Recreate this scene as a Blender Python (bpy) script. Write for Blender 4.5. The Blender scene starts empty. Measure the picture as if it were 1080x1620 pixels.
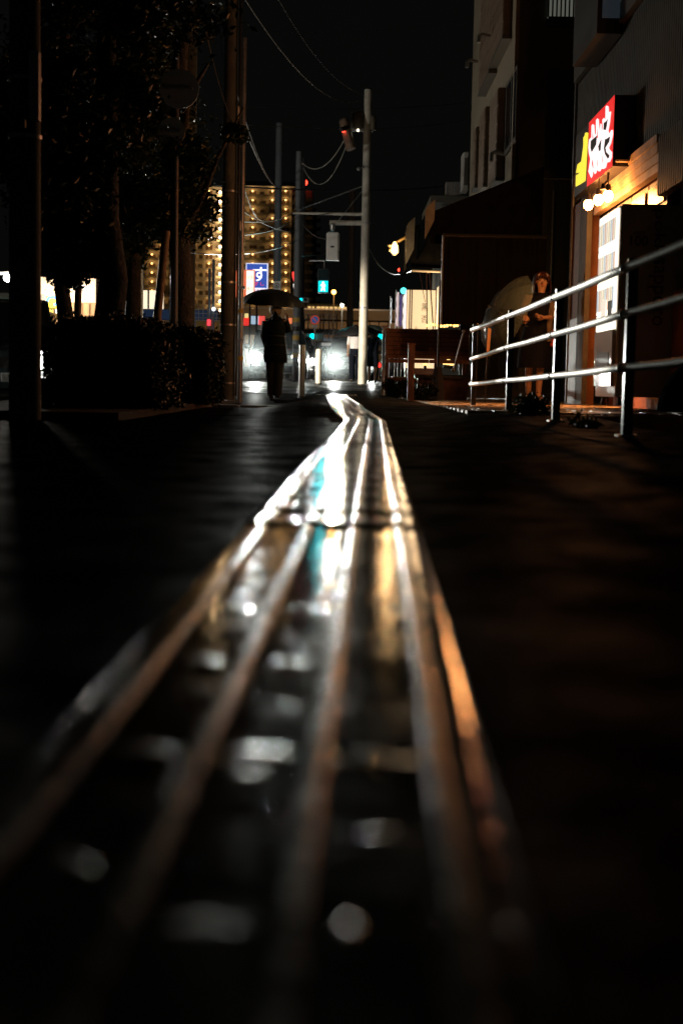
import bpy, math, random
from mathutils import Vector, Matrix, noise
R = math.radians
random.seed(7)
scene = bpy.context.scene
C = scene.collection
V = Vector

# ------------------------------------------------------------------ camera
F = 2250.0                       # focal length in pixels of the 1080 x 1620 photograph
HC = 0.245                       # the camera stands almost on the pavement
CAM_ROT = Matrix.Rotation(R(90 - 5.03), 4, 'X') @ Matrix.Rotation(R(1.1), 4, 'Z')
cam_data = bpy.data.cameras.new('camera')
cam = bpy.data.objects.new('camera', cam_data)
C.objects.link(cam)
cam.matrix_world = Matrix.Translation((0, 0, HC)) @ CAM_ROT
cam_data.sensor_fit = 'VERTICAL'
cam_data.sensor_height = 36
cam_data.sensor_width = 24
cam_data.lens = 50
cam_data.clip_start = 0.05
cam_data.clip_end = 3000
cam_data.dof.use_dof = True
cam_data.dof.focus_distance = 20
cam_data.dof.aperture_fstop = 2.8
scene.camera = cam

# ------------------------------------------------------------------ world, exposure
world = bpy.data.worlds.new('World')
scene.world = world
world.use_nodes = True
wn = world.node_tree.nodes
bg = wn['Background']
bg.inputs[0].default_value = (0.95, 1.0, 0.90, 1)
bg.inputs[1].default_value = 0.0022
scene.view_settings.view_transform = 'Standard'
scene.view_settings.look = 'None'
scene.view_settings.exposure = 0
scene.view_settings.gamma = 1
scene.cycles.use_denoising = True
scene.cycles.max_bounces = 6
scene.cycles.diffuse_bounces = 2
scene.cycles.glossy_bounces = 3
scene.cycles.transmission_bounces = 5
scene.cycles.transparent_max_bounces = 16
scene.cycles.volume_bounces = 0
scene.cycles.sample_clamp_indirect = 2.0
scene.cycles.sample_clamp_direct = 0
scene.cycles.caustics_reflective = False
scene.cycles.caustics_refractive = False


def W(px, py, d):
    """the point at distance d (world Y) that stands at pixel px, py of the photograph"""
    v = CAM_ROT.to_3x3() @ V(((px - 540) / F, (810 - py) / F, -1))
    v *= d / v.y
    return V((v.x, v.y, v.z + HC))


def lamp(kind, name, loc, energy, color, radius=0.05, target=None, size=60, blend=0.6):
    l = bpy.data.lights.new(name, kind)
    l.energy = energy
    l.color = color
    if kind == 'AREA':
        l.size = radius
    else:
        l.shadow_soft_size = radius
    if kind == 'SPOT':
        l.spot_size = R(size)
        l.spot_blend = blend
    o = bpy.data.objects.new(name, l)
    C.objects.link(o)
    o.location = loc
    if target is not None:
        o.rotation_euler = (V(target) - V(loc)).to_track_quat('-Z', 'Y').to_euler()
    return o


# ------------------------------------------------------------------ materials
MATS = {}


def mat(name, col, rough=0.6, metal=0.0, var=0.0, scale=8.0, bump=0.0, bscale=40.0, emit=0.0, ecol=None,
        rvar=0.0, spec=0.5, trans=0.0, coords='Object', col2=None, alpha=1.0, coat=0.0):
    if name in MATS:
        return MATS[name]
    m = bpy.data.materials.new(name)
    m.use_nodes = True
    nt = m.node_tree
    N = nt.nodes
    L = nt.links
    p = N['Principled BSDF']
    p.inputs['Base Color'].default_value = (*col, 1)
    p.inputs['Roughness'].default_value = rough
    p.inputs['Metallic'].default_value = metal
    p.inputs['Specular IOR Level'].default_value = spec
    p.inputs['Transmission Weight'].default_value = trans
    p.inputs['Alpha'].default_value = alpha
    p.inputs['Coat Weight'].default_value = coat
    p.inputs['Coat Roughness'].default_value = 0.12
    if emit:
        p.inputs['Emission Color'].default_value = (*(ecol or col), 1)
        p.inputs['Emission Strength'].default_value = emit
    if var or bump or rvar:
        tc = N.new('ShaderNodeTexCoord')
        out = tc.outputs[coords]
    if var or rvar:
        nz = N.new('ShaderNodeTexNoise')
        nz.inputs['Scale'].default_value = scale
        nz.inputs['Detail'].default_value = 6
        nz.inputs['Roughness'].default_value = 0.65
        L.new(out, nz.inputs['Vector'])
        if var:
            mx = N.new('ShaderNodeMix')
            mx.data_type = 'RGBA'
            a = col2 or tuple(c * (1 - var) for c in col)
            b = tuple(min(1, c * (1 + var)) for c in col)
            mx.inputs[6].default_value = (*a, 1)
            mx.inputs[7].default_value = (*b, 1)
            cr = N.new('ShaderNodeMapRange')
            cr.inputs[1].default_value = 0.35
            cr.inputs[2].default_value = 0.65
            L.new(nz.outputs[0], cr.inputs[0])
            L.new(cr.outputs[0], mx.inputs[0])
            L.new(mx.outputs[2], p.inputs['Base Color'])
        if rvar:
            cr2 = N.new('ShaderNodeMapRange')
            cr2.inputs[1].default_value = 0.35
            cr2.inputs[2].default_value = 0.65
            cr2.inputs[3].default_value = max(0.02, rough - rvar)
            cr2.inputs[4].default_value = min(1, rough + rvar)
            L.new(nz.outputs[0], cr2.inputs[0])
            L.new(cr2.outputs[0], p.inputs['Roughness'])
    if bump:
        nb = N.new('ShaderNodeTexNoise')
        nb.inputs['Scale'].default_value = bscale
        nb.inputs['Detail'].default_value = 4
        L.new(out, nb.inputs['Vector'])
        b_ = N.new('ShaderNodeBump')
        b_.inputs['Strength'].default_value = 1.0
        b_.inputs['Distance'].default_value = bump
        L.new(nb.outputs[0], b_.inputs['Height'])
        L.new(b_.outputs[0], p.inputs['Normal'])
    MATS[name] = m
    return m


def glow(name, col, strength):
    return mat(name, tuple(min(1, c) for c in col), 0.5, emit=strength, ecol=col)


# the setting
m_asphalt = mat('wet_asphalt', (0.008, 0.008, 0.008), 0.9, var=0.45, scale=3.0, bump=0.010, bscale=90, spec=0.0)


def add_film(m, lo, hi, rough, scale, bump, bscale):
    """a broken film of rain: a glossy layer that covers only part of the dull stone"""
    nt = m.node_tree; N = nt.nodes; L = nt.links
    base = N['Principled BSDF']
    gl = N.new('ShaderNodeBsdfPrincipled')
    gl.inputs['Base Color'].default_value = (.02, .02, .02, 1)
    gl.inputs['Roughness'].default_value = rough
    tc = N.new('ShaderNodeTexCoord')
    nz = N.new('ShaderNodeTexNoise'); nz.inputs['Scale'].default_value = scale; nz.inputs['Detail'].default_value = 8; nz.inputs['Roughness'].default_value = .7
    L.new(tc.outputs['Object'], nz.inputs['Vector'])
    mr = N.new('ShaderNodeMapRange')
    mr.inputs[1].default_value = .42; mr.inputs[2].default_value = .66; mr.inputs[3].default_value = lo; mr.inputs[4].default_value = hi
    L.new(nz.outputs[0], mr.inputs[0])
    nb = N.new('ShaderNodeTexNoise'); nb.inputs['Scale'].default_value = bscale; nb.inputs['Detail'].default_value = 5
    L.new(tc.outputs['Object'], nb.inputs['Vector'])
    bp = N.new('ShaderNodeBump'); bp.inputs['Distance'].default_value = bump
    L.new(nb.outputs[0], bp.inputs['Height']); L.new(bp.outputs[0], gl.inputs['Normal'])
    mx = N.new('ShaderNodeMixShader')
    L.new(mr.outputs[0], mx.inputs[0]); L.new(base.outputs[0], mx.inputs[1]); L.new(gl.outputs[0], mx.inputs[2])
    L.new(mx.outputs[0], N['Material Output'].inputs['Surface'])


add_film(m_asphalt, .008, .085, .40, 4.0, .006, 70)
m_road = mat('wet_road', (0.045, 0.042, 0.038), 0.9, var=0.45, scale=1.4, bump=0.006, bscale=25, spec=0.0)
add_film(m_road, .03, .42, .38, 1.6, .012, 14)
m_tile = mat('wet_yellow_tactile_tile', (0.05, 0.04, 0.02), 0.085, var=0.45, scale=14, rvar=0.055, bump=0.0016, bscale=24)
m_bar = mat('worn_raised_bar', (0.10, 0.075, 0.035), 0.15, var=0.45, scale=30, rvar=0.08, bump=0.0011, bscale=38)
m_soil = mat('soil', (0.025, 0.018, 0.012), 0.9, var=0.4, bump=0.02, bscale=30)
m_kerb = mat('kerb_concrete', (0.05, 0.048, 0.042), 0.6, var=0.25, scale=5, bump=0.003, bscale=60)
m_paver = mat('wet_paving', (0.24, 0.19, 0.14), 0.26, var=0.4, scale=5, rvar=0.12, bump=0.006, bscale=30)
m_concrete = mat('pole_concrete', (0.075, 0.090, 0.085), 0.75, var=0.2, scale=4, bump=0.002, bscale=60)
m_whitepole = mat('cream_painted_steel', (0.55, 0.52, 0.45), 0.5, var=0.18, scale=3)
m_steel = mat('galvanised_steel', (0.42, 0.42, 0.42), 0.38, metal=0.8, var=0.2, scale=20)
m_stainless = mat('wet_stainless_rail', (0.92, 0.90, 0.85), 0.60, metal=1.0, var=0.12, scale=30, bump=0.0006, bscale=80)
m_postdark = mat('dark_bronze_post', (.05, .05, .047), .3, metal=.7)
m_darksteel = mat('dark_steel', (0.05, 0.05, 0.05), 0.5, metal=0.4)
m_black = mat('black_plastic', (0.012, 0.012, 0.013), 0.45)
m_rubber = mat('tyre_rubber', (0.015, 0.015, 0.015), 0.8)
m_bark = mat('tree_bark', (0.030, 0.030, 0.024), 0.9, var=0.4, scale=18, bump=0.02, bscale=30)
m_leaf = mat('tree_leaf', (0.03, 0.05, 0.017), 0.45, var=0.5, scale=2)
m_hedge = mat('hedge_leaf', (0.018, 0.03, 0.011), 0.45, var=0.5, scale=3)
m_weed = mat('weed_leaf', (0.06, 0.09, 0.03), 0.6, var=0.4, scale=6)
m_yellowleaf = mat('yellow_green_leaf', (0.30, 0.28, 0.03), 0.6, var=0.4, scale=6)
m_stake = mat('wood_stake', (0.20, 0.12, 0.055), 0.7, var=0.3, scale=12)
m_wire = mat('cable_jacket', (0.10, 0.10, 0.10), 0.35)
m_darkwood = mat('dark_red_wood', (0.10, 0.035, 0.02), 0.55, var=0.35, scale=9)
m_glass = mat('dark_glass', (0.02, 0.025, 0.03), 0.06)
m_white = mat('white_paint', (0.75, 0.74, 0.70), 0.5, var=0.05)


# ------------------------------------------------------------------ object helpers
ORG = {}


class MB:
    """collects faces in world coordinates; build() links them as one mesh object"""
    def __init__(s):
        s.v = []
        s.f = []

    def add(s, vs, fs):
        k = len(s.v)
        s.v += [V(a) for a in vs]
        s.f += [tuple(i + k for i in f) for f in fs]
        return s

    def box(s, x0, x1, y0, y1, z0, z1, M=None):
        vs = [V((x, y, z)) for x in (x0, x1) for y in (y0, y1) for z in (z0, z1)]
        if M is not None:
            vs = [M @ v for v in vs]
        return s.add(vs, [(0, 1, 3, 2), (4, 6, 7, 5), (0, 4, 5, 1), (2, 3, 7, 6), (0, 2, 6, 4), (1, 5, 7, 3)])

    def bev(s, x0, x1, y0, y1, z0, z1, b, M=None):
        """box with chamfered vertical and top edges"""
        def ring(i, z):
            return [(x0 + i, y0 + b, z), (x0 + b, y0 + i, z), (x1 - b, y0 + i, z), (x1 - i, y0 + b, z),
                    (x1 - i, y1 - b, z), (x1 - b, y1 - i, z), (x0 + b, y1 - i, z), (x0 + i, y1 - b, z)]
        vs = ring(0, z0) + ring(0, z1 - b) + ring(b * 0.9, z1)
        vs = [V(v) for v in vs]
        if M is not None:
            vs = [M @ v for v in vs]
        fs = []
        for r in (0, 8):
            for i in range(8):
                j = (i + 1) % 8
                fs.append((r + i, r + j, r + 8 + j, r + 8 + i))
        fs.append(tuple(range(7, -1, -1)))
        fs.append(tuple(range(16, 24)))
        return s.add(vs, fs)

    def tube(s, pts, rad, n=8, caps=True):
        pts = [V(p) for p in pts]
        if not hasattr(rad, '__len__'):
            rad = [rad] * len(pts)
        base = len(s.v)
        prev = None
        for i, p in enumerate(pts):
            t = (pts[min(i + 1, len(pts) - 1)] - pts[max(i - 1, 0)]).normalized()
            if prev is None:
                a = V((0, 0, 1)) if abs(t.z) < 0.9 else V((1, 0, 0))
                u = t.cross(a).normalized()
            else:
                u = (prev - t * prev.dot(t)).normalized()
            prev = u
            w = t.cross(u)
            for k in range(n):
                a = 2 * math.pi * k / n
                s.v.append(p + (u * math.cos(a) + w * math.sin(a)) * rad[i])
        for i in range(len(pts) - 1):
            for k in range(n):
                j = (k + 1) % n
                s.f.append((base + i * n + k, base + i * n + j, base + (i + 1) * n + j, base + (i + 1) * n + k))
        if caps:
            s.f.append(tuple(base + k for k in range(n - 1, -1, -1)))
            s.f.append(tuple(base + (len(pts) - 1) * n + k for k in range(n)))
        return s

    def loft(s, secs, n=16, M=None, caps=True):
        """secs: (cx, cy, cz, rx, ry) rings"""
        base = len(s.v)
        for (cx, cy, cz, rx, ry) in secs:
            for k in range(n):
                a = 2 * math.pi * k / n
                v = V((cx + rx * math.cos(a), cy + ry * math.sin(a), cz))
                s.v.append(M @ v if M is not None else v)
        for i in range(len(secs) - 1):
            for k in range(n):
                j = (k + 1) % n
                s.f.append((base + i * n + k, base + i * n + j, base + (i + 1) * n + j, base + (i + 1) * n + k))
        if caps:
            s.f.append(tuple(base + k for k in range(n - 1, -1, -1)))
            s.f.append(tuple(base + (len(secs) - 1) * n + k for k in range(n)))
        return s

    def ball(s, c, rx, ry=None, rz=None, n=12, m=8, M=None):
        ry = ry or rx
        rz = rz or rx
        secs = []
        for i in range(m + 1):
            a = -math.pi / 2 + math.pi * i / m
            r = max(0.02, math.cos(a))
            secs.append((c[0], c[1], c[2] + rz * math.sin(a), rx * r, ry * r))
        return s.loft(secs, n, M)

    def prism(s, poly, M, depth):
        """poly in local x,z; extruded along local y by depth"""
        n = len(poly)
        vs = [M @ V((x, 0, z)) for x, z in poly] + [M @ V((x, depth, z)) for x, z in poly]
        fs = [tuple(range(n)), tuple(range(2 * n - 1, n - 1, -1))]
        fs += [(i, i + n, (i + 1) % n + n, (i + 1) % n) for i in range(n)]
        return s.add(vs, fs)

    def build(s, name, m, parent=None, org=None, smooth=False, sharp=50):
        o0 = ORG.get(parent.name, V((0, 0, 0))) if parent else V(org if org is not None else (0, 0, 0))
        me = bpy.data.meshes.new(name)
        me.from_pydata([tuple(v - o0) for v in s.v], [], s.f)
        me.materials.append(m)
        if smooth:
            me.polygons.foreach_set('use_smooth', [True] * len(me.polygons))
            me.update()
            try:
                me.set_sharp_from_angle(angle=R(sharp))
            except Exception:
                pass
        me.update()
        o = bpy.data.objects.new(name, me)
        C.objects.link(o)
        if parent:
            o.parent = parent
        else:
            o.location = o0
        ORG[o.name] = o0
        return o


def tag(o, label=None, cat=None, group=None, kind=None):
    if label: o['label'] = label
    if cat: o['category'] = cat
    if group: o['group'] = group
    if kind: o['kind'] = kind
    return o


def thing(name, loc, label, cat, group=None):
    o = bpy.data.objects.new(name, None)
    o.empty_display_size = 0.2
    C.objects.link(o)
    o.location = V(loc)
    ORG[o.name] = V(loc)
    return tag(o, label, cat, group)


def kids(o):
    return [c for c in bpy.data.objects if c.parent == o]


def copy_tree(o, parent=None, loc=None, rz=None, label=None, sc=None):
    c = o.copy()
    C.objects.link(c)
    if parent: c.parent = parent
    if loc is not None: c.location = loc
    if rz is not None: c.rotation_euler[2] = rz
    if sc is not None: c.scale = sc
    if label: c['label'] = label
    for ch in kids(o):
        copy_tree(ch, c)
    return c


def text_mesh(body, name, m, parent, centre, right, up, height, bold=0.0, width=None, lift=0.004):
    """flat print: letters as thin raised faces, centred at a point, spanning right/up directions"""
    cu = bpy.data.curves.new('text_source', 'FONT')
    cu.body = body
    cu.align_x = 'CENTER'
    cu.align_y = 'CENTER'
    cu.offset = bold
    cu.resolution_u = 3
    t = bpy.data.objects.new('text_source', cu)
    C.objects.link(t)
    bpy.context.view_layer.update()
    me0 = bpy.data.meshes.new_from_object(t.evaluated_get(bpy.context.evaluated_depsgraph_get()))
    vs = [v.co.copy() for v in me0.vertices]
    fs = [tuple(p.vertices) for p in me0.polygons]
    bpy.data.objects.remove(t)
    bpy.data.curves.remove(cu)
    bpy.data.meshes.remove(me0)
    if not vs:
        return None
    x0, x1 = min(v.x for v in vs), max(v.x for v in vs)
    y0, y1 = min(v.y for v in vs), max(v.y for v in vs)
    right = V(right).normalized(); up = V(up).normalized()
    nrm = right.cross(up)
    k = height / (y1 - y0)
    kx = width / (x1 - x0) if width else k
    b = MB()
    b.add([V(centre) + right * (v.x - (x0 + x1) / 2) * kx + up * (v.y - (y0 + y1) / 2) * k + nrm * lift for v in vs], fs)
    return b.build(name, m, parent)


def smooth(a, b, x):
    t = max(0.0, min(1.0, (x - a) / (b - a)))
    return t * t * (3 - 2 * t)


PROF = [(-10, 0), (9.9, 0), (11, .018), (13, .079), (20, .115), (30, .17), (34, .24), (40, .37), (50, .47), (70, .60), (120, 0.9), (400, 1.5), (3000, 1.5)]


def prof(y):
    for (a, za), (b, zb) in zip(PROF, PROF[1:]):
        if y <= b:
            return za + (zb - za) * (y - a) / (b - a)
    return PROF[-1][1]


def g(x, y):
    """height of the ground, as the pavement climbs towards the crossing"""
    w = smooth(26.5, 34, y)
    w = max(w, smooth(-0.95, -0.35, x))
    z = prof(y) * w
    wr = smooth(0.55, 1.05, x) * (1 - smooth(25, 32, y))
    z = z * (1 - wr) + wr * (0.03 + 0.045 * smooth(7.5, 11, y))
    return z


def frange(a, b, st):
    n = max(1, int(round((b - a) / st)))
    return [a + (b - a) * i / n for i in range(n + 1)]


def sheet(name, xs, ys, off, m, parent=None, jitter=0.0):
    b = MB()
    nx = len(xs)
    for y in ys:
        for x in xs:
            b.v.append(V((x, y, g(x, y) + off(x, y) + jitter * noise.noise(V((x * 2.3, y * 1.1, 0))))))
    for j in range(len(ys) - 1):
        for i in range(nx - 1):
            k = j * nx + i
            b.f.append((k, k + 1, k + nx + 1, k + nx))
    o = b.build(name, m, parent, smooth=True)
    return tag(o, kind='structure')


# ------------------------------------------------------------------ ground
ys_far = frange(-6, 30, 1.0) + frange(30.5, 45, 0.5) + [48, 52, 60, 70, 85, 100, 130, 200, 400, 900, 1500]
xs_far = [-900, -300, -100, -50, -30, -20, -14, -10, -7, -5, -3.2] + frange(-2.8, 3.2, 0.2) + [4, 6, 10, 20, 50, 150, 500, 900]
sheet('road', xs_far, ys_far, lambda x, y: -0.12 + 0.116 * smooth(29.2, 30.6, y), m_road)
pavement = sheet('pavement', frange(-3.2, 1.75, 0.09), frange(-5.9, 30.2, 0.3), lambda x, y: 0.0, m_asphalt, jitter=0.006)
b = MB()
b.box(-3.05, -1.45, 9.2, 19.5, -0.05, 0.05)
tag(b.build('planting_bed', m_soil), kind='structure')

# kerb stones along the road edge and around the planting bed
ks = MB().bev(-0.075, 0.075, 0.006, 0.594, -0.14, 0.0, 0.015).build('kerb_stone', m_kerb, pavement)
ks.location = (-3.28, -2, 0.02)
for i in range(1, 54):
    c = ks.copy(); C.objects.link(c); c.location = (-3.28, -2 + 0.6 * i, 0.02 + random.uniform(-.004, .004)); c.parent = pavement
# low kerb step that crosses the pavement just before the rise
for i in range(4):
    c = ks.copy(); C.objects.link(c); c.rotation_euler = (0, 0, R(90)); c.parent = pavement
    c.location = (-0.55 - 0.6 * i, 15.9, 0.022 + 0.0 * i)

# ------------------------------------------------------------------ tactile paving
PATH = [(-0.6, -.075), (0.75, -.053), (2.3, -.016), (5.1, .045), (8, .108), (9.9, .152), (10.3, .150), (12.5, .032), (13.5, .012), (20, -.10), (24, -.15)]


def path_x(y):
    for (a, xa), (b_, xb) in zip(PATH, PATH[1:]):
        if y <= b_:
            return xa + (xb - xa) * (y - a) / (b_ - a)
    return PATH[-1][1]


def grid_mesh(rings, prof_):
    """rings (y, height factor or drop) x profile (x, z)"""
    b = MB()
    n = len(prof_)
    for (yy, fn) in rings:
        for (px, pz) in prof_:
            X, Z = fn(px, pz)
            b.v.append(V((X, yy, Z)))
    for r_ in range(len(rings) - 1):
        for i in range(n - 1):
            k0 = r_ * n + i
            b.f.append((k0, k0 + 1, k0 + n + 1, k0 + n))
    b.f.append(tuple(range(n)))
    b.f.append(tuple((len(rings) - 1) * n + i for i in range(n - 1, -1, -1)))
    return b


def bar_mesh(worn=0):
    prof_ = [(-.0142, -.0006), (-.0135, .0006), (-.0100, .0041), (-.0085, .0050), (-.0060, .0054), (-.0045, .0055), (.0045, .0055), (.0060, .0054), (.0085, .0050), (.0100, .0041), (.0135, .0006), (.0142, -.0006)]
    mk = lambda h, w: (lambda x, z: (x * w * .64, .0042 + z * h))
    if not worn:
        return grid_mesh([(-.1478, mk(.98, 1)), (0, mk(1, 1)), (.1478, mk(.98, 1))], prof_)
    return grid_mesh([(-.1470, mk(.05, .9)), (-.1460, mk(.9, .97)), (-.1445, mk(1, 1)), (-.1425, mk(1, 1)), (0, mk(1, 1)), (.1425, mk(1, 1)), (.1445, mk(1, 1)), (.1460, mk(.9, .97)), (.1470, mk(.05, .9))], prof_)


def slab_mesh(worn):
    prof_ = [(-.1490, -.012), (-.1485, -.0020), (-.1465, .0008), (-.1425, .0027), (-.1370, .0039), (-.1300, .0045), (-.1270, .0045), (.1270, .0045), (.1300, .0045), (.1370, .0039), (.1425, .0027), (.1465, .0008), (.1485, -.0020), (.1490, -.012)]
    mk = lambda d, c=0: (lambda x, z: (x * (1 - c), z - d if z > -.01 else z))
    far = [(.130, mk(0)), (.134, mk(0)), (.140, mk(.0003 * worn)), (.1455, mk(.0009 * worn))] if worn else [(.1435, mk(0)), (.1455, mk(0))]
    return grid_mesh([(-.1485, mk(.0022)), (-.1472, mk(.0006)), (-.1455, mk(0)), (-.1435, mk(0)), (0, mk(0))] + far + [(.148, mk(.0062))], prof_)


y = -0.45
first = None
while y < 20.2:
    x = path_x(y)
    dx = path_x(y + 0.15) - path_x(y - 0.15)
    dz = g(x, y + .15) - g(x, y - .15)
    if first is None:
        t = first = slab_mesh(1).build('paving_tile', m_tile, pavement, smooth=True, sharp=60)
        plain_me = slab_mesh(0).build('paving_tile', m_tile, pavement, smooth=True, sharp=60)
        bpy.data.objects.remove(plain_me.id_data) if False else None
        plain = plain_me.data; bpy.data.objects.remove(plain_me)
        bar0 = bar_mesh().build('bar', m_bar, first, smooth=True, sharp=30)
        wb = bar_mesh(1).build('bar', m_bar, first, smooth=True, sharp=40)
        worn_bar = wb.data; bpy.data.objects.remove(wb)
    else:
        t = first.copy(); C.objects.link(t); t.parent = pavement
        if random.random() < .5: t.data = plain
    for k in range(4):
        c = bar0 if (t is first and k == 0) else bar0.copy()
        if c is not bar0:
            C.objects.link(c)
            if random.random() < .22: c.data = worn_bar
        c.parent = t
        c.location = ((k - 1.5) * .075, 0, 0)
    lift = random.uniform(0.0054, 0.0062) + (.0014 if random.random() < .10 else 0)
    t.location = (x, y, g(x, y) + lift)
    t.rotation_euler = (math.atan2(dz, .3) + random.gauss(-R(.12), R(0.28 if y < 1.4 else 0.55 if y < 6 else .3)), random.gauss(0, R(0.18)), -math.atan2(dx, .3) + random.gauss(0, R(.2)))
    y += 0.2995
# water standing in the joints between the tiles, as low domes
b = MB()
rw = random.Random(5)
yy = -0.45 + .1497
while yy < 20:
    cx0 = path_x(yy)
    for ch in range(5):
        u0, u1 = [(-.140, -.128), (-.096, -.054), (-.021, .021), (.054, .096), (.128, .140)][ch]
        if rw.random() < .22: continue
        x0 = u0 + rw.uniform(0, .006); x1 = u1 - rw.uniform(0, .006)
        if ch in (1, 2, 3) and rw.random() < .35:
            x0, x1 = sorted((rw.uniform(u0, u1), rw.uniform(u0, u1)))
        wy = rw.uniform(.008, .018); hh = rw.uniform(.0010, .0020)
        k0 = len(b.v)
        for i in range(9):
            xx = x0 + (x1 - x0) * i / 8
            e = max(0, math.sin(math.pi * (.04 + .92 * i / 8))) ** .4
            for j in range(6):
                a = -1 + 2 * j / 5
                b.v.append(V((cx0 + xx, yy + a * wy * e, g(cx0, yy) + .0096 + hh * e * (1 - a * a) + rw.uniform(-.00006, .00006))))
        for i in range(8):
            for j in range(5):
                q_ = k0 + i * 6 + j
                b.f.append((q_, q_ + 6, q_ + 7, q_ + 1))
    if yy < 7:
        for _ in range(7):
            ch = rw.randrange(3); ym = yy + rw.uniform(.03, .27)
            xm = (-.075, 0, .075)[ch] + rw.uniform(-.014, .014)
            rx = rw.uniform(.004, .016); ry = rw.uniform(.004, .010); hh = rw.uniform(.0008, .0018)
            zb = g(cx0, ym) + .0092
            px_ = path_x(ym) + xm
            b.loft([(px_, ym, zb, rx, ry), (px_, ym, zb + hh * .5, rx * .86, ry * .86), (px_, ym, zb + hh * .85, rx * .55, ry * .55), (px_, ym, zb + hh, rx * .15, ry * .15)], 12)
    yy += .2995
tag(b.build('joint_water', mat('standing_water', (.02, .02, .018), .24, bump=.0006, bscale=60, spec=.8), smooth=True), 'rain water standing in the joints of the tactile paving', kind='stuff')
# dotted warning tiles at the end of the run, two by two
wt = MB()
wt.bev(-.148, .148, -.148, .148, -.012, .0045, .005)
for i in range(5):
    for j in range(5):
        wt.loft([((i - 2) * .058, (j - 2) * .058, .0042, .0115, .0115), ((i - 2) * .058, (j - 2) * .058, .0085, .009, .009), ((i - 2) * .058, (j - 2) * .058, .0096, .005, .005)], 8)
w0 = wt.build('warning_tile', m_tile, pavement, smooth=True)
pts = [(-.26, 20.5), (.04, 20.5), (-.26, 20.8), (.04, 20.8)]
for i, (x, yy) in enumerate(pts):
    t = w0 if i == 0 else w0.copy()
    if i: C.objects.link(t); t.parent = pavement
    t.location = (x, yy, g(x, yy) + .006 + random.uniform(0, .003)); t.rotation_euler = (R(.4), random.gauss(0, R(.3)), 0)

# rain drops lying on the tiles
dm = mat('rain_water', (0.03, 0.03, 0.03), 0.10, spec=1.0)
b = MB()
for i in range(1500):
    yy = 0.6 + 7.5 * random.random() ** 1.2
    off = random.choice([random.uniform(-.14, .14), (random.randrange(4) - 1.5) * .075 + random.gauss(0, .003)])
    onbar = min(abs(off - (k - 1.5) * .075) for k in range(4)) < .007
    r_ = random.uniform(.0010, .0022) if random.random() < .85 else random.uniform(.0024, .0038)
    z = g(off, yy) + .0062 + (.0055 if onbar else .0045)
    b.loft([(path_x(yy) + off, yy, z - .001, r_, r_), (path_x(yy) + off, yy, z + r_ * .35, r_ * .85, r_ * .85), (path_x(yy) + off, yy, z + r_ * .6, r_ * .4, r_ * .4)], 8)
tag(b.build('rain_drops', dm, smooth=True), 'fine rain drops beaded on the yellow tactile paving', kind='stuff')


# ------------------------------------------------------------------ forecourt pavers on the right
b = MB()
b.box(1.75, 12.0, 10.5, 32.0, -0.5, 0.07)
tag(b.build('forecourt', m_paver), kind='structure')
b = MB()
for i in range(10):
    for j in range(66):
        x = 0.92 + i * .2 + (.1 if j % 2 else 0)
        yy = 10.6 + j * .2
        zt = .086 + random.uniform(-.004, .004)
        b.box(x, x + .192, yy, yy + .192, .05, zt)
o = b.build('forecourt_pavers', m_paver)
tag(o, 'wet square pavers of the shop forecourt', kind='stuff')


# ------------------------------------------------------------------ railing
def rail_pt(px, d, h):
    p = W(px, 612, d)
    return V((p.x, d, g(p.x, d) + h))


def slope_pt(px, py, d):
    return W(px, py, d)


rail = thing('handrail_fence', (1.39, 6.9, 0.06), 'stainless steel railing of three round rails along the shop forecourt', 'railing')
posts = [  # px, d, base y, top y, rail ys
    (1139, 5.55, 698, 345, (362, 455, 566)),
    (993, 6.9, 686, 408, (424, 497, 582)),
    (880, 9.1, 674, 457, (471, 530, 595)),
    (805, 11.5, 669, 490, (501, 550, 602)),
    (749, 14.2, 656, 512, (522, 568, 608)),
]
rp = [[], [], []]
for (px, d, yb, yt, rys) in posts:
    b = MB()
    p0 = W(px - (yb - (yb + yt) / 2) * .019, yb, d)
    top = W(px, yt, d)
    x = p0.x
    b.bev(x - .024, x + .024, d - .024, d + .024, g(x, d) - .02, top.z, .004)
    pst = b.build('post', m_postdark, rail, smooth=False)
    b = MB()
    b.bev(x - .05, x + .05, d - .05, d + .05, g(x, d) - .01, g(x, d) + .012, .004)
    b.build('foot_plate', m_steel, pst)
    for k in range(3):
        q = W(px, rys[k], d)
        rp[k].append(V((x - .035, d, q.z)))
for k in range(3):
    for i in range(4):
        a, c = rp[k][i], rp[k][i + 1]
        a2 = a.lerp(c, .012); c2 = a.lerp(c, .988)
        mid = a2.lerp(c2, .5) - V((0, 0, .004))
        MB().tube([a2, mid, c2], .0215 if k == 0 else .019, 14).build('rail', m_stainless, rail, smooth=True)
        MB().tube([a.lerp(c, -.006), a.lerp(c, .006)], .026, 12).build('rail_joint', m_steel, rail, smooth=True)


# ------------------------------------------------------------------ leaves
def leaves(b, n, fn, size):
    for _ in range(n):
        p = fn()
        if p is None:
            continue
        s_ = size * random.uniform(.6, 1.3)
        d = V((random.gauss(0, 1), random.gauss(0, 1), random.gauss(0, .8))).normalized()
        u = d.cross(V((random.random(), random.random(), random.random()))).normalized()
        w = d.cross(u)
        k = len(b.v)
        b.v += [p - d * s_, p + u * s_ * .42 + w * s_ * .1, p + d * s_, p - u * s_ * .42 + w * s_ * .1]
        b.f.append((k, k + 1, k + 2, k + 3))


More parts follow.
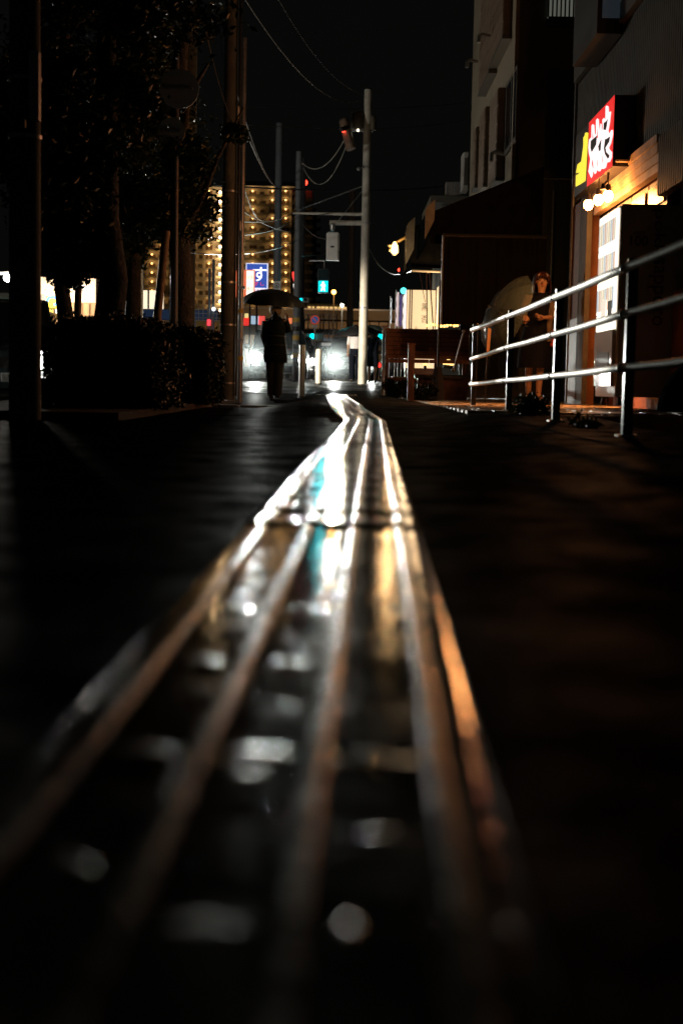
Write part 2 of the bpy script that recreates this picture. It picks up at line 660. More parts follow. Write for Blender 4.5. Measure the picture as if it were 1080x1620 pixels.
def hedge(x0, x1, y0, y1, h, label, z0):
    t = thing('clipped_hedge', ((x0 + x1) / 2, y0, z0), label, 'hedge')
    b = MB()

    def f():
        fc = random.random()
        x = random.uniform(x0, x1); yy = random.uniform(y0, y1); z = random.uniform(.02, h)
        if fc < .45: yy = y0 + abs(random.gauss(0, .05)) - .02
        elif fc < .75: z = h + random.gauss(0, .03)
        elif fc < .87: x = x1 + random.gauss(0, .03)
        p = V((x, yy, z0 + z))
        bulge = .05 * noise.noise(p * 3.1)
        e = min(1, (x - x0) / .15, (x1 - x) / .15)
        p.z -= (1 - max(0, e)) * .06 * (z / h)
        return p + V((bulge, bulge, bulge))
    leaves(b, 15000, f, .026)
    tag(b.build('foliage', m_hedge, t), kind='stuff')
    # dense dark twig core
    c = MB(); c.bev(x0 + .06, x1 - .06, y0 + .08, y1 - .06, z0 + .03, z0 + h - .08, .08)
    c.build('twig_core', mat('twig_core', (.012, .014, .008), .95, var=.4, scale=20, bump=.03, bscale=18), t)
    return t


pa = W(66, 640, 10.8); pb = W(246, 640, 10.8)
hedge(pa.x, pb.x, 10.8, 12.6, .66, 'dark clipped hedge beside the thick pole, lower and wider of the two', 0.04)
pa = W(225, 620, 14.2); pb = W(347, 620, 15.2)
hedge(pa.x, pb.x, 14.0, 15.4, .72, 'dark clipped hedge ending by the paired street poles, behind the wider hedge', 0.04)


def tree(base, top, r0, limbs, crowns, n, label, lean=0.0, ls=.040):
    t = thing('street_tree', base, label, 'tree')
    b = MB()
    base = V(base); top = V(top)
    pts = [base.lerp(top, k / 6) + V((random.gauss(0, .02), random.gauss(0, .02), 0)) for k in range(7)]
    pts[0] = base
    b.tube(pts, [r0 * (1.12 - .09 * k) for k in range(7)], 12)
    tr = b.build('trunk', m_bark, t, smooth=True)
    for (a, pt, rr) in limbs:
        p0 = base.lerp(top, a)
        m1 = p0.lerp(V(pt), .5) + V((random.gauss(0, .1), random.gauss(0, .1), .12))
        MB().tube([p0, m1, V(pt)], [rr, rr * .7, rr * .3], 8).build('limb', m_bark, t, smooth=True)
    b = MB()
    clumps = []
    for (c, r) in crowns:
        for _ in range(26):
            d = V((random.gauss(0, 1), random.gauss(0, 1), random.gauss(0, 1))).normalized() * random.random() ** .4
            clumps.append((V(c) + V((d.x * r[0], d.y * r[1], d.z * r[2])), min(r[0] * .55, random.uniform(.14, .34))))

    def f():
        c, r = random.choice(clumps)
        d = V((random.gauss(0, 1), random.gauss(0, 1), random.gauss(0, .7)))
        return c + d * r * .55
    leaves(b, int(n * 1.7), f, ls)
    tag(b.build('crown', m_leaf, t), kind='stuff')
    return t


# first tree, wide trunk with flat stem left of the hedge
b1 = W(171, 600, 12.2); b1.z = .05
tp = W(168, 40, 12.2)
tree(b1, tp, .13, [(.62, W(95, 150, 12.0), .05), (.7, W(235, 180, 12.4), .05), (.55, W(110, 330, 12.0), .035)],
     [(W(150, 80, 12.2), (1.0, 1.0, .7)), (W(100, 250, 12.0), (.5, .7, .5)), (W(120, 390, 12.4), (.28, .5, .25))], 15000,
     'dark street tree with the thickest straight trunk behind the wide hedge')
b1 = W(104, 600, 14.0); b1.z = .05
tree(b1, W(98, 240, 14.0), .085, [(.8, W(60, 250, 14), .03), (.85, W(130, 320, 14), .03)],
     [(W(90, 330, 14.0), (.4, .6, .7)), (W(60, 180, 14), (.6, .6, .7))], 9000,
     'gnarled street tree just right of the big pole, crown hiding the shop behind')
b1 = W(285, 610, 15.6); b1.z = .05
tree(b1, W(285, 60, 15.6), .13, [(.45, W(345, 250, 15.0), .05), (.55, W(230, 290, 15.8), .045), (.7, W(330, 100, 15.2), .05), (.5, W(385, 170, 15.4), .035)],
     [(W(285, 325, 15.6), (.42, .6, .32)), (W(300, 250, 15.2), (.22, .4, .2)), (W(215, 330, 15.8), (.25, .5, .4)), (W(215, 40, 15.8), (.5, .8, .6)), (W(372, 212, 15.2), (.10, .2, .06))], 16000,
     'ragged street tree with leafy boughs in front of the lit apartment block')
b1 = W(212, 600, 17.5); b1.z = .05
tree(b1, W(212, 200, 17.5), .10, [(.8, W(240, 260, 17.5), .04)],
     [(W(215, 200, 17.5), (.6, .8, .9)), (W(200, 380, 17.5), (.2, .4, .3))], 9000,
     'slim street tree between the thick trunk and the yellow leaning stake')
# wooden stakes
for (a, c, r_, lab) in [((263, 365), (243, 560), .045, 'yellowish wooden stake leaning against the ragged street tree'),
                        ((131, 262), (121, 560), .036, 'brown wooden stake standing in the wide hedge')]:
    d = 14.6 if a[0] > 200 else 13.6
    p, q = W(a[0], a[1], d), W(c[0], c[1], d)
    q2 = q + (q - p) * ((q.z - .04) / (p.z - q.z))
    o = MB().tube([q2, p], [r_, r_ * .92], 12).build('tree_stake', m_stake, org=q2, smooth=True)
    tag(o, lab, 'stake')


# ------------------------------------------------------------------ poles
def pole(px_b, px_t, d, r0, r1, ytop, name, label, m, n=16, extra=None, ybase=None):
    zb = None
    pt = W(px_t, ytop, d)
    # the foot stands where the ground is
    x = W(px_b, 612, d).x
    base = V((x, d, g(x, d) if x > -3.2 else prof(d) * smooth(26.5, 34, d) - .1))
    t = thing(name, base, label, 'pole')
    MB().tube([base, base.lerp(V((pt.x, d, pt.z)), .5), V((pt.x, d, pt.z))], [r0, (r0 + r1) / 2, r1], n).build('shaft', m, t, smooth=True)
    t['r'] = r0
    return t, base, V((pt.x, d, pt.z))


def pole2(px, yref, d, r0, r1, ytop, name, label, m, base_z=None, n=16):
    """vertical pole through pixel px at row yref"""
    p = W(px, yref, d)
    x = p.x
    z0 = base_z if base_z is not None else g(x, d)
    zt = W(px, ytop, d).z
    base = V((x, d, z0))
    t = thing(name, base, label, 'pole')
    MB().tube([base, V((x, d, (z0 + zt) / 2)), V((x, d, zt))], [r0, (r0 + r1) / 2, r1], n).build('shaft', m, t, smooth=True)
    return t, base, zt


# big pole at the left edge of the pavement
t, bs, zt = pole2(40, 400, 9.0, .102, .092, -300, 'utility_pole', 'thick grey pole nearest the camera, left of the hedge', m_concrete)
for z in (1.75, 2.1):
    MB().tube([bs + V((0, 0, z - .012)), bs + V((0, 0, z + .012))], .106, 16).build('steel_band', m_steel, t, smooth=True)
pb_ = W(52, 190, 8.88)
b = MB(); b.bev(pb_.x - .02, pb_.x + .04, 8.86, 8.94, pb_.z, W(52, 80, 8.88).z, .006)
b.build('cable_cover', m_steel, t)
b = MB(); b.bev(pb_.x - .12, pb_.x - .04, 8.84, 8.92, pb_.z - .05, pb_.z + .09, .01)
b.build('pole_bracket', m_darksteel, t)

# the paired poles right of the second hedge
t, bs, zt = pole2(362, 400, 19.0, .105, .085, -200, 'utility_pole', 'tall concrete utility pole just right of the hedge end', m_concrete)
for yy in (303, 447, 514, 606):
    z = W(362, yy, 19).z
    MB().tube([bs + V((0, 0, z - bs.z - .012)), bs + V((0, 0, z - bs.z + .012))], .106, 16).build('steel_band', m_steel, t, smooth=True)
q = W(379, 190, 18.9)
MB().tube([V((q.x, 18.92, .1)), V((q.x, 18.92, 6.0))], .016, 10).build('cable_conduit', m_darksteel, t, smooth=True)
o = MB().loft([(q.x + .05, 18.9, W(0, 500, 18.9).z - .3, .02, .02), (q.x + .05, 18.9, W(379, 170, 18.9).z, .02, .02)], 8)
t2, bs2, zt2 = pole2(381, 500, 19.6, .035, .035, 60, 'signal_cable_pole', 'thin striped pole hugging the tall concrete pole', m_steel)
for yy in (492, 567):
    z = W(381, yy, 19.6).z
    MB().tube([V((bs2.x, 19.6, z - .03)), V((bs2.x, 19.6, z + .03))], .037, 12).build('yellow_band', mat('yellow_band', (.7, .45, .05), .5), t2, smooth=True)
for yy in (455, 538):
    z = W(381, yy, 19.6).z
    MB().bev(bs2.x - .05, bs2.x + .05, 19.56, 19.66, z - .02, z + .02, .005).build('clamp', m_steel, t2)
# small pale upright ovals on the pair
q = W(377, 178, 18.7)
MB().ball(q, .018, .018, .09).build('insulator', mat('porcelain', (.75, .75, .7), .15), t, smooth=True)
q = W(380, 357, 18.7)
MB().ball(q, .02, .02, .07).build('insulator', MATS['porcelain'], t, smooth=True)

t, bs, zt = pole2(221, 480, 27.0, .075, .06, 240, 'street_light_pole', 'slim pale pole left of the yellow leaning stake', m_steel)
q = W(221, 243, 27)
MB().tube([q, q + V((.9, 0, .03))], .03, 8).build('lamp_arm', m_steel, t, smooth=True)
t, bs, zt = pole2(300, 120, 20.0, .11, .10, -200, 'utility_pole', 'dark pole rising behind the ragged tree above the round signs', m_concrete)
# round signs seen from behind
t, bs, zt = pole2(277, 300, 14.9, .040, .036, 90, 'sign_post', 'pole with two round road signs seen from behind through the leaves', m_darksteel)
m_signback = mat('grey_sign_back', (.42, .38, .34), .5, metal=.3)
for (px, py, r_) in ((284, 141, .20), (272, 208, .14)):
    q = W(px, py, 14.8)
    MB().loft([(0, 0, 0, r_, r_), (0, 0, .012, r_, r_)], 28, Matrix.Translation(q) @ Matrix.Rotation(R(90), 4, 'X')).build('round_sign', m_signback, t)
    MB().box(q.x - r_ * .7, q.x + r_ * .7, q.y - .035, q.y - .015, q.z - .012, q.z + .012).build('sign_bracket', m_steel, t)

# mid-distance poles
m_bluepole = mat('blue_grey_pole', (.16, .18, .20), .6, var=.15, scale=3)
t, bs, zt = pole2(440, 320, 44.0, .125, .10, 195, 'utility_pole', 'blue grey pole with the small white number plate, above the black umbrella', m_bluepole)
q = W(438, 452, 43.8)
pl = MB().bev(q.x - .115, q.x + .115, 43.78, 43.83, q.z - .14, q.z + .14, .005).build('number_plate', mat('white_plate', (.8, .8, .78), .4), t)
b = MB()
for k in range(20):
    a0, a1 = 2 * math.pi * k / 20, 2 * math.pi * (k + 1) / 20
    b.add([(q.x + r_ * math.cos(a), 43.77, q.z + r_ * math.sin(a)) for (r_, a) in ((.085, a0), (.085, a1), (.065, a1), (.065, a0))], [(0, 1, 2, 3)])
b.build('ring_mark', m_black, pl)
text_mesh('6', 'number', m_black, pl, (q.x, 43.77, q.z), (1, 0, 0), (0, 0, 1), .10, bold=.03)
t, bs, zt = pole2(470, 420, 40.0, .09, .08, 240, 'utility_pole', 'grey pole with striped sleeve right of the black umbrella', m_bluepole)
for k in range(6):
    z0 = W(472, 580 - k * 14, 40).z
    MB().tube([V((bs.x, 40, z0)), V((bs.x, 40, z0 + .13))], .096, 14).build('stripe_band', mat('stripe_yellow', (.55, .34, .06), .5) if k % 2 else m_black, t, smooth=True)
pole2(479, 300, 62.0, .15, .12, 250, 'utility_pole', 'farther dim pole beside the red aircraft light', m_bluepole, n=12)
pole2(555, 420, 70.0, .17, .14, 300, 'utility_pole', 'brown pole behind the white signal pole', mat('brown_pole', (.17, .11, .07), .7, var=.2), n=12)

# white signal pole
t, bs, zt = pole2(577, 400, 38.0, .118, .10, 142, 'traffic_signal_pole', 'tall cream signal pole lit from the street, beside the two walkers', m_whitepole)
SP = t
xp = bs.x
for yy in (265, 353, 487):
    z = W(577, yy, 38).z
    MB().tube([V((xp, 38, z - .02)), V((xp, 38, z + .02))], .125, 16).build('steel_band', m_steel, SP, smooth=True)
a = W(463, 337, 38); c = W(577, 339, 38)
MB().tube([a, c], [.03, .045], 8).build('upper_arm', m_whitepole, SP, smooth=True)
a = W(521, 352, 38); c = W(583, 353, 38)
MB().tube([a, c], .065, 10).build('lower_arm', m_whitepole, SP, smooth=True)
MB().tube([W(472, 332, 38), W(572, 295, 38)], .018, 6).build('stay_rod', m_steel, SP)
MB().tube([W(536, 348, 38), W(572, 303, 38)], .014, 6).build('stay_rod', m_steel, SP)
q = W(526, 361, 37.9)
MB().loft([(q.x, q.y, q.z - .07, .04, .04), (q.x, q.y, q.z - .02, .07, .07), (q.x, q.y, q.z + .09, .075, .075)], 12).build('hanger', m_steel, SP, smooth=True)
# back of a signal head: white cabinet
q0, q1 = W(515.5, 412, 37.9), W(537, 368, 37.9)
cb = MB().bev(q0.x, q1.x, 37.75, 38.0, q0.z, q1.z, .045).build('signal_cabinet', mat('white_enamel', (.82, .80, .77), .35, var=.04), SP)
q = W(525.5, 390, 37.7)
MB().box(q.x - .05, q.x + .05, 37.735, 37.748, q.z - .022, q.z + .022).build('label_plate', m_black, cb)
# transformers and gear at the pole top
for (px, py, w, h) in ((565, 190, .16, .42), (589, 195, .10, .36)):
    q = W(px, py, 38)
    MB().loft([(q.x, 38, q.z - h / 2, w, w), (q.x, 38, q.z + h / 2 - .05, w, w), (q.x, 38, q.z + h / 2, w * .7, w * .7)], 14).build('transformer', mat('transformer_grey', (.14, .12, .09), .6), SP, smooth=True)
MB().box(W(556, 0, 38).x, W(594, 0, 38).x, 37.96, 38.04, W(570, 208, 38).z, W(570, 204, 38).z).build('cross_arm', m_steel, SP)
# vehicle signal turned aside
q = W(549, 212, 37.5)
M = Matrix.Translation(q) @ Matrix.Rotation(R(-35), 4, 'Z') @ Matrix.Rotation(R(-18), 4, 'Y')
vs_ = thing('vehicle_signal', q, 'vehicle traffic light lit red high on the cream signal pole', 'traffic light')
MB().bev(-.12, .12, -.1, .1, -.42, .42, .05, M).build('housing', mat('signal_grey', (.24, .17, .12), .5), vs_, smooth=True)
m_red = glow('signal_red', (1, .04, .02), 7)
MB().ball(W(543, 206, 37.4), .055, .055, .055).build('red_lens', m_red, vs_, smooth=True)
MB().tube([W(539, 205, 37.3), W(552, 202, 37.5)], .06, 10).build('visor', m_darksteel, vs_)
q = W(566, 206, 37.6); MB().ball(q, .035).build('white_lamp', glow('small_white', (1, .85, .6), 4), SP, smooth=True)
q = W(567, 267, 37.8); MB().ball(q, .05).build('bolt_cap', m_steel, SP, smooth=True)

# pedestrian signal
q0, q1 = W(501.5, 463, 45), W(521, 425, 45)
ps = thing('pedestrian_signal', (q0.x, 45, q0.z), 'pedestrian signal glowing teal with a walking figure', 'traffic light')
MB().bev(q0.x, q1.x, 45, 45.25, q0.z, q1.z, .04).build('housing', mat('signal_green_grey', (.10, .13, .13), .4), ps)
zc = (q0.z + q1.z) / 2
xa, xb = q0.x + .04, q1.x - .04
MB().box(xa, xb, 44.985, 44.997, q0.z + .03, zc - .01).build('green_lens', glow('signal_teal', (.0, .60, .68), 2.4), ps)
MB().box(xa, xb, 44.985, 44.997, zc + .02, q1.z - .04).build('dark_lens', mat('dark_lens', (.02, .05, .055), .2), ps)
cx = (xa + xb) / 2; cz = (q0.z + .03 + zc) / 2; s_ = .30
fig = MB()
Mf = Matrix.Translation((cx, 44.97, cz))
for poly in ([(-.02, .12), (.02, .12), (.028, .09), (.02, .06), (-.02, .06), (-.028, .09)],
             [(-.045, .055), (.045, .055), (.06, -.01), (.04, -.015), (.035, .02), (.03, -.04), (-.03, -.04), (-.035, .02), (-.065, -.0), (-.07, .015)],
             [(-.03, -.035), (.005, -.035), (-.03, -.13), (-.065, -.13)], [(.0, -.035), (.03, -.035), (.06, -.13), (.028, -.13)]):
    fig.prism([(x * 1.15, z * 1.1) for x, z in poly], Mf, .008)
fig.build('walking_figure', glow('signal_white', (.75, 1, 1), 5), ps)
MB().tube([W(489, 412, 45), W(513, 412, 45), W(513, 425, 45)], .035, 8).build('signal_arm', m_steel, ps, smooth=True)
l = lamp('AREA', 'pedestrian_signal_light', (cx, 44.6, cz), 6, (.0, .8, .9), .3, (cx, 30, 0))

# no parking sign
q = W(498, 506, 46)
ns = thing('no_parking_sign', (q.x, 46, g(q.x, 46)), 'round blue no parking sign with red ring and slash', 'road sign')
MB().tube([(q.x, 46.05, g(q.x, 46)), (q.x, 46.05, q.z + .1)], .03, 8).build('post', m_steel, ns, smooth=True)
Ms = Matrix.Translation(q) @ Matrix.Rotation(R(90), 4, 'X')
MB().loft([(0, 0, -.01, .15, .15), (0, 0, .0, .15, .15)], 28, Ms).build('red_ring', mat('sign_red', (.6, .04, .03), .4, emit=.25, ecol=(.9, .12, .06)), ns)
MB().loft([(0, 0, .001, .105, .105), (0, 0, .006, .105, .105)], 28, Ms).build('blue_face', mat('sign_blue', (.03, .10, .45), .4, emit=.25, ecol=(.04, .18, .55)), ns)
MB().box(-.11, .11, -.014, .014, .007, .012, Ms @ Matrix.Rotation(R(-45), 4, 'Z')).build('red_slash', MATS['sign_red'], ns)
MB().box(q.x - .09, q.x + .09, 45.98, 46.0, q.z - .24, q.z - .17).build('lower_plate', m_white, ns)

# bollards
for i, (px, d, ytop, ybot) in enumerate([(477, 27.5, 545, 616), (503.5, 36.5, 552, 608)]):
    q = W(px, ybot, d)
    z0 = g(q.x, d)
    zt = W(px, ytop, d).z
    r_ = 9.5 / F * d / 2
    t = thing('bollard', (q.x, d, z0), ['metal bollard right of the walker with black umbrella', 'pale bollard beside the brighter headlight'][i], 'bollard', 'bollards at the pavement end')
    MB().loft([(q.x, d, z0, r_, r_), (q.x, d, zt - .02, r_, r_), (q.x, d, zt - .006, r_ * .9, r_ * .9), (q.x, d, zt, r_ * .6, r_ * .6)], 16).build('shaft', [m_steel, m_whitepole][i], t, smooth=True)
    MB().loft([(q.x, d, z0, r_ * 1.25, r_ * 1.25), (q.x, d, z0 + .03, r_ * 1.2, r_ * 1.2)], 16).build('collar', m_darksteel, t, smooth=True)


# ------------------------------------------------------------------ cars
m_lamp = glow('headlamp_glass', (1, .97, .90), 80)
m_lamp_off = mat('headlamp_unlit', (.5, .52, .55), .1)
m_tail = glow('tail_lamp', (1, .03, .02), 3)
m_tail_off = mat('tail_lamp_unlit', (.25, .01, .01), .2)


def car(name, loc, rz, label, paint, Lc=4.2, w=1.70, h=1.45, bonnet=.85, lit=(True, True), tail=False, van=False):
    """a car facing local -Y"""
    t = thing(name, (0, 0, 0), label, 'car')
    hw = w / 2
    zl = h * .62 if van else h * .60
    # lower body: rings along the length
    b = MB()
    n = 12

    def ring(y, half, z0, z1, top):
        return [(-half * .93, y, z0), (-half, y, z0 + .12), (-half, y, z1 - .14), (-half * .95, y, z1 - .03), (-half * top, y, z1),
                (half * top, y, z1), (half * .95, y, z1 - .03), (half, y, z1 - .14), (half, y, z0 + .12), (half * .93, y, z0)]
    yf = -Lc / 2
    stations = [(yf, hw * .80, .30, zl * .66), (yf + .06, hw * .92, .22, zl * .80), (yf + .3, hw * .98, .18, zl * .88), (yf + bonnet, hw, .17, zl),
                (0, hw, .17, zl + .01), (Lc / 2 - .5, hw * .99, .17, zl), (Lc / 2 - .08, hw * .95, .22, zl * .97), (Lc / 2, hw * .86, .32, zl * .85)]
    for (yy, hf, z0, z1) in stations:
        b.v += [V(p) for p in ring(yy, hf, z0, z1, .80)]
    for i in range(len(stations) - 1):
        for k in range(10):
            j = (k + 1) % 10
            b.f.append((i * 10 + k, i * 10 + j, (i + 1) * 10 + j, (i + 1) * 10 + k))
    b.f.append(tuple(range(9, -1, -1)))
    b.f.append(tuple((len(stations) - 1) * 10 + k for k in range(10)))
    body = b.build('body', paint, t, smooth=True)
    # cabin
    y0, y1 = yf + bonnet - .05, (Lc / 2 - .05 if van else Lc / 2 - .55)
    ya, yb = (y0 + (.35 if van else .65), y1 - (.15 if van else .45))
    b = MB()
    cb_ = [(y0, hw * .90, zl - .02), (ya, hw * .76, h - .05), (ya + .15, hw * .73, h), (yb - .1, hw * .73, h), (yb, hw * .76, h - .04), (y1, hw * .90, zl - .02)]
    # roof and pillars
    vs = []
    for (yy, hf, z) in cb_:
        vs += [V((-hf, yy, z)), V((hf, yy, z))]
    b.add(vs[2:10], [(0, 1, 3, 2), (2, 3, 5, 4), (4, 5, 7, 6)])
    for s_ in (-1, 1):
        for (p, q) in (((s_ * hw * .90, y0, zl - .02), (s_ * hw * .76, ya, h - .05)), ((s_ * hw * .90, (y0 + y1) / 2, zl - .02), (s_ * hw * .74, (y0 + y1) / 2, h - .02)),
                       ((s_ * hw * .90, y1, zl - .02), (s_ * hw * .76, yb, h - .04)), ((s_ * hw * .76, ya, h - .05), (s_ * hw * .76, yb, h - .04))):
            b.tube([p, q], .035, 6)
    b.build('roof', paint, t, smooth=True)
    gl = m_glass
    ws = MB().add([(-hw * .88, y0 - .005, zl), (hw * .88, y0 - .005, zl), (hw * .74, ya - .005, h - .06), (-hw * .74, ya - .005, h - .06)], [(0, 1, 2, 3)]).build('windscreen', gl, t)
    MB().add([(hw * .88, y1 + .005, zl), (-hw * .88, y1 + .005, zl), (-hw * .74, yb + .005, h - .06), (hw * .74, yb + .005, h - .06)], [(0, 1, 2, 3)]).build('rear_window', gl, t)
    for s_ in (-1, 1):
        for (p0, p1) in ((y0 + .06, (y0 + y1) / 2 - .04), ((y0 + y1) / 2 + .04, y1 - .06)):
            def top(yy):
                return min(max(yy, ya + .03), yb - .03)
            MB().add([(s_ * hw * .895, p0, zl), (s_ * hw * .895, p1, zl), (s_ * hw * .755, top(p1), h - .08), (s_ * hw * .755, top(p0), h - .08)], [(0, 1, 2, 3) if s_ > 0 else (3, 2, 1, 0)]).build('side_window', gl, t)
        MB().ball((s_ * (hw + .09), y0 + .2, zl + .06), .09, .05, .07).build('mirror', paint, t, smooth=True)
        Mh = Matrix.Translation((s_ * hw * .70, yf + .04, zl * .66))
        on = lit[0] if s_ < 0 else lit[1]
        hl = MB().ball((0, 0, 0), .21 if on else .17, .06, .16 if on else .11, M=Mh).build('headlight', glow('headlamp_reflector', (1, .97, .90), 5) if on else m_lamp_off, t, smooth=True)
        if on:
            MB().ball((0, -.05, 0), .13, .03, .10, M=Mh).build('bulb', m_lamp, hl, smooth=True)
        MB().ball((s_ * hw * .80, Lc / 2 - .03, zl * .72), .10, .05, .12).build('tail_light', m_tail if tail else m_tail_off, t, smooth=True)
        for wy in (yf + .72, Lc / 2 - .75):
            Mw = Matrix.Translation((s_ * (hw - .10), wy, .30)) @ Matrix.Rotation(R(90), 4, 'Y')
            wh = MB().loft([(0, 0, -.10, .27, .27), (0, 0, -.08, .30, .30), (0, 0, .08, .30, .30), (0, 0, .10, .27, .27)], 20, Mw).build('wheel', m_rubber, t, smooth=True)
            MB().loft([(0, 0, s_ * .101, .18, .18), (0, 0, s_ * .112, .16, .16)], 14, Mw).build('rim', m_steel, wh, smooth=True)
    MB().bev(-hw * .35, hw * .35, yf - .02, yf + .1, zl * .50, zl * .66, .015).build('grille', m_black, t)
    MB().bev(-hw * .86, hw * .86, yf - .05, yf + .12, .22, .38, .03).build('bumper', paint, t)
    MB().bev(-.165, .165, yf - .065, yf - .052, .34, .50, .004).build('number_plate', m_white, t)
    MB().bev(-.165, .165, Lc / 2 + .003, Lc / 2 + .015, .50, .66, .004).build('rear_plate', m_white, t)
    t.location = V(loc)
    t.rotation_euler[2] = rz
    return t


p_dark = mat('dark_teal_paint', (.03, .045, .05), .25, coat=.8)
p_white = mat('white_car_paint', (.72, .72, .70), .3, coat=.8)
p_grey = mat('grey_car_paint', (.18, .18, .19), .3, coat=.8)
p_red = mat('red_car_paint', (.30, .03, .02), .3, coat=.8)
# headlights seen at 405,565 and 528,572
dA, dB = 41.0, 47.0
q = W(405, 566, dA); hA = q
car('parked_car', (q.x + .60, dA + 2.1, q.z - .575), 0, 'dark car with blazing headlight, half hidden by the walker', p_dark)
q = W(529, 572, dB); hB = q
car('waiting_car', (q.x + .60, dB + 2.1, q.z - .575), 0, 'grey car with the brightest headlight, beside the pale bollard', p_grey)
for (h, e) in ((hA, 3000), (hB, 4600)):
    for dx in (0, 1.2):
        lamp('SPOT', 'headlight_beam', (h.x + dx, h.y - .22, h.z), e if dx == 0 else e * .5, (.95, 1, .92), .05, (h.x + dx + (0 if dx else -.0), 0, .05), 34, 1.0)
car('white_car', (W(458, 560, 52).x, 54, prof(53)), R(8), 'white car glimpsed between the walker and the striped pole', p_white, h=1.6)
car('far_car', (W(482, 560, 68).x, 70, prof(70)), R(176), 'far car showing a red tail light between the bollards', p_grey, tail=True)
car('white_car', (W(212, 520, 24).x - .4, 26, -.05), R(-20), 'white car roof showing behind the hedge by the slim pole', p_white)
car('small_car', (W(306, 560, 36).x, 37.5, .1), R(186), 'small car with red tail light behind the hedge end', p_red, w=1.5, h=1.5)
car('dark_car', (W(75, 540, 34).x, 36, .0), R(10), 'dark car glinting behind the wide hedge near the lit shop', p_dark)
car('bright_car', (W(595, 560, 60).x + 1.5, 62, prof(62)), R(160), 'pale car behind the dark dressed walker', p_white, tail=True)


# ------------------------------------------------------------------ right: apartment house
m_plaster = mat('warm_plaster', (.24, .20, .14), .8, var=.12, scale=1.5, bump=.004, bscale=30)
m_plaster2 = mat('brown_grey_render', (.11, .105, .09), .8, var=.2, scale=1.2, bump=.004, bscale=30)
m_shutter = mat('brown_shutter', (.16, .11, .075), .6, var=.2, scale=4)
m_siding = mat('grey_siding', (.10, .095, .078), .6, var=.12, scale=2)
m_sidingd = mat('dark_band_metal', (.09, .085, .07), .5)
AX = 2.80                     # plane of the street fronts
ap = thing('apartment_house', (AX, 24.3, .1), 'tall plaster apartment house with projecting brown shutter boxes', 'building')
y0a, y1a = 24.35, 33.2
zt = 14.0
MB().box(AX - .03, AX + .0, y0a + .02, y1a, -.1, 2.58).build('base_boarding', mat('dark_boarding', (.03, .02, .015), .6, var=.3, scale=4), ap)  # added dark panel that stands in for shade at the wall foot
MB().box(AX, 9.0, y0a, y1a, -.1, zt).build('wall', m_plaster2, ap)
# pale street front, set a little proud of the core
MB().box(AX - .012, AX - .002, y0a + .02, y1a - .02, 2.6, zt - .02).build('street_front', m_plaster, ap)
MB().box(AX - .06, AX + .0, y0a - .03, y0a + .1, 2.6, zt).build('corner_trim', m_plaster, ap)


def shutter_box(ya, yb, z0, z1, dep):
    f = MB().box(AX - dep, AX - .014, ya, yb, z0, z1).build('shutter_box', m_shutter, ap)
    MB().box(AX - dep - .02, AX - .014, ya - .04, yb + .04, z0 - .07, z0 - .003).build('sill', m_sidingd, f)
    n = 5
    for k in range(n):
        z = z0 + (z1 - z0) * (k + .5) / n
        MB().box(AX - dep - .012, AX - dep - .002, ya + .05, yb - .05, z - (z1 - z0) / n * .44, z + (z1 - z0) / n * .44).build('louvre_panel', m_shutter, f)


for (px0, px1, pt, pb) in ((765, 789, -60, 55), (750, 768, -60, 110), (769, 784, 138, 280), (753, 764, 168, 290), (744, 750, 200, 292)):
    d0 = F * AX / max(1, (px1 - 540)) * 1.0
    d1 = F * AX / (px0 - 540)
    dm_ = (d0 + d1) / 2
    za, zb = W((px0 + px1) / 2, pb, d0).z, W((px0 + px1) / 2, pt, d0).z
    shutter_box(max(d0, y0a + .3), min(d1, y1a - .2) - .25, za, zb, .16)
# window with frame on the front
for (px0, px1, pt, pb) in ((786, 803, 100, 222),):
    d0, d1 = F * AX / (px1 - 540), F * AX / (px0 - 540)
    za, zb = W(795, pb, d0).z, W(795, pt, d0).z
    fr = MB().box(AX - .05, AX - .014, d0 + .05, d1, za, zb).build('window', m_sidingd, ap)
    for k in range(2):
        ya = d0 + .12 + k * (d1 - d0) * .46
        MB().box(AX - .056, AX - .051, ya, ya + (d1 - d0) * .38, za + .08, zb - .08).build('pane', m_glass, fr)
# vent hoods and bent pipes on the front
for (px, py) in ((752, 100), (772, 60), (793, 246)):
    d = F * AX / (px - 540)
    q = W(px, py, d)
    MB().tube([q + V((.03, 0, .03)), q + V((-.12, -.05, .05)), q + V((-.18, -.12, 0)), q + V((-.19, -.14, -.12))], .035, 8).build('vent_pipe', m_steel, ap, smooth=True)
# gable towards us: balconies with railings at two storeys
def railing_bay(px0, px1, pyt, pyb, d, parent, m, n=9):
    a, c = W(px0, pyb, d), W(px1, pyt, d)
    f = MB().box(a.x, c.x, d - .06, d - .02, c.z - .04, c.z).build('balcony_rail', m, parent)
    MB().box(a.x, c.x, d - .06, d - .02, a.z, a.z + .04).build('bottom_rail', m, f)
    MB().box(a.x - .05, c.x + .05, d - .10, d, a.z - .14, a.z - .01).build('balcony_slab', m_plaster2, parent)
    for k in range(n + 1):
        x = a.x + (c.x - a.x) * k / n
        MB().box(x - .012, x + .012, d - .055, d - .025, a.z + .04, c.z - .04).build('baluster', m, f)


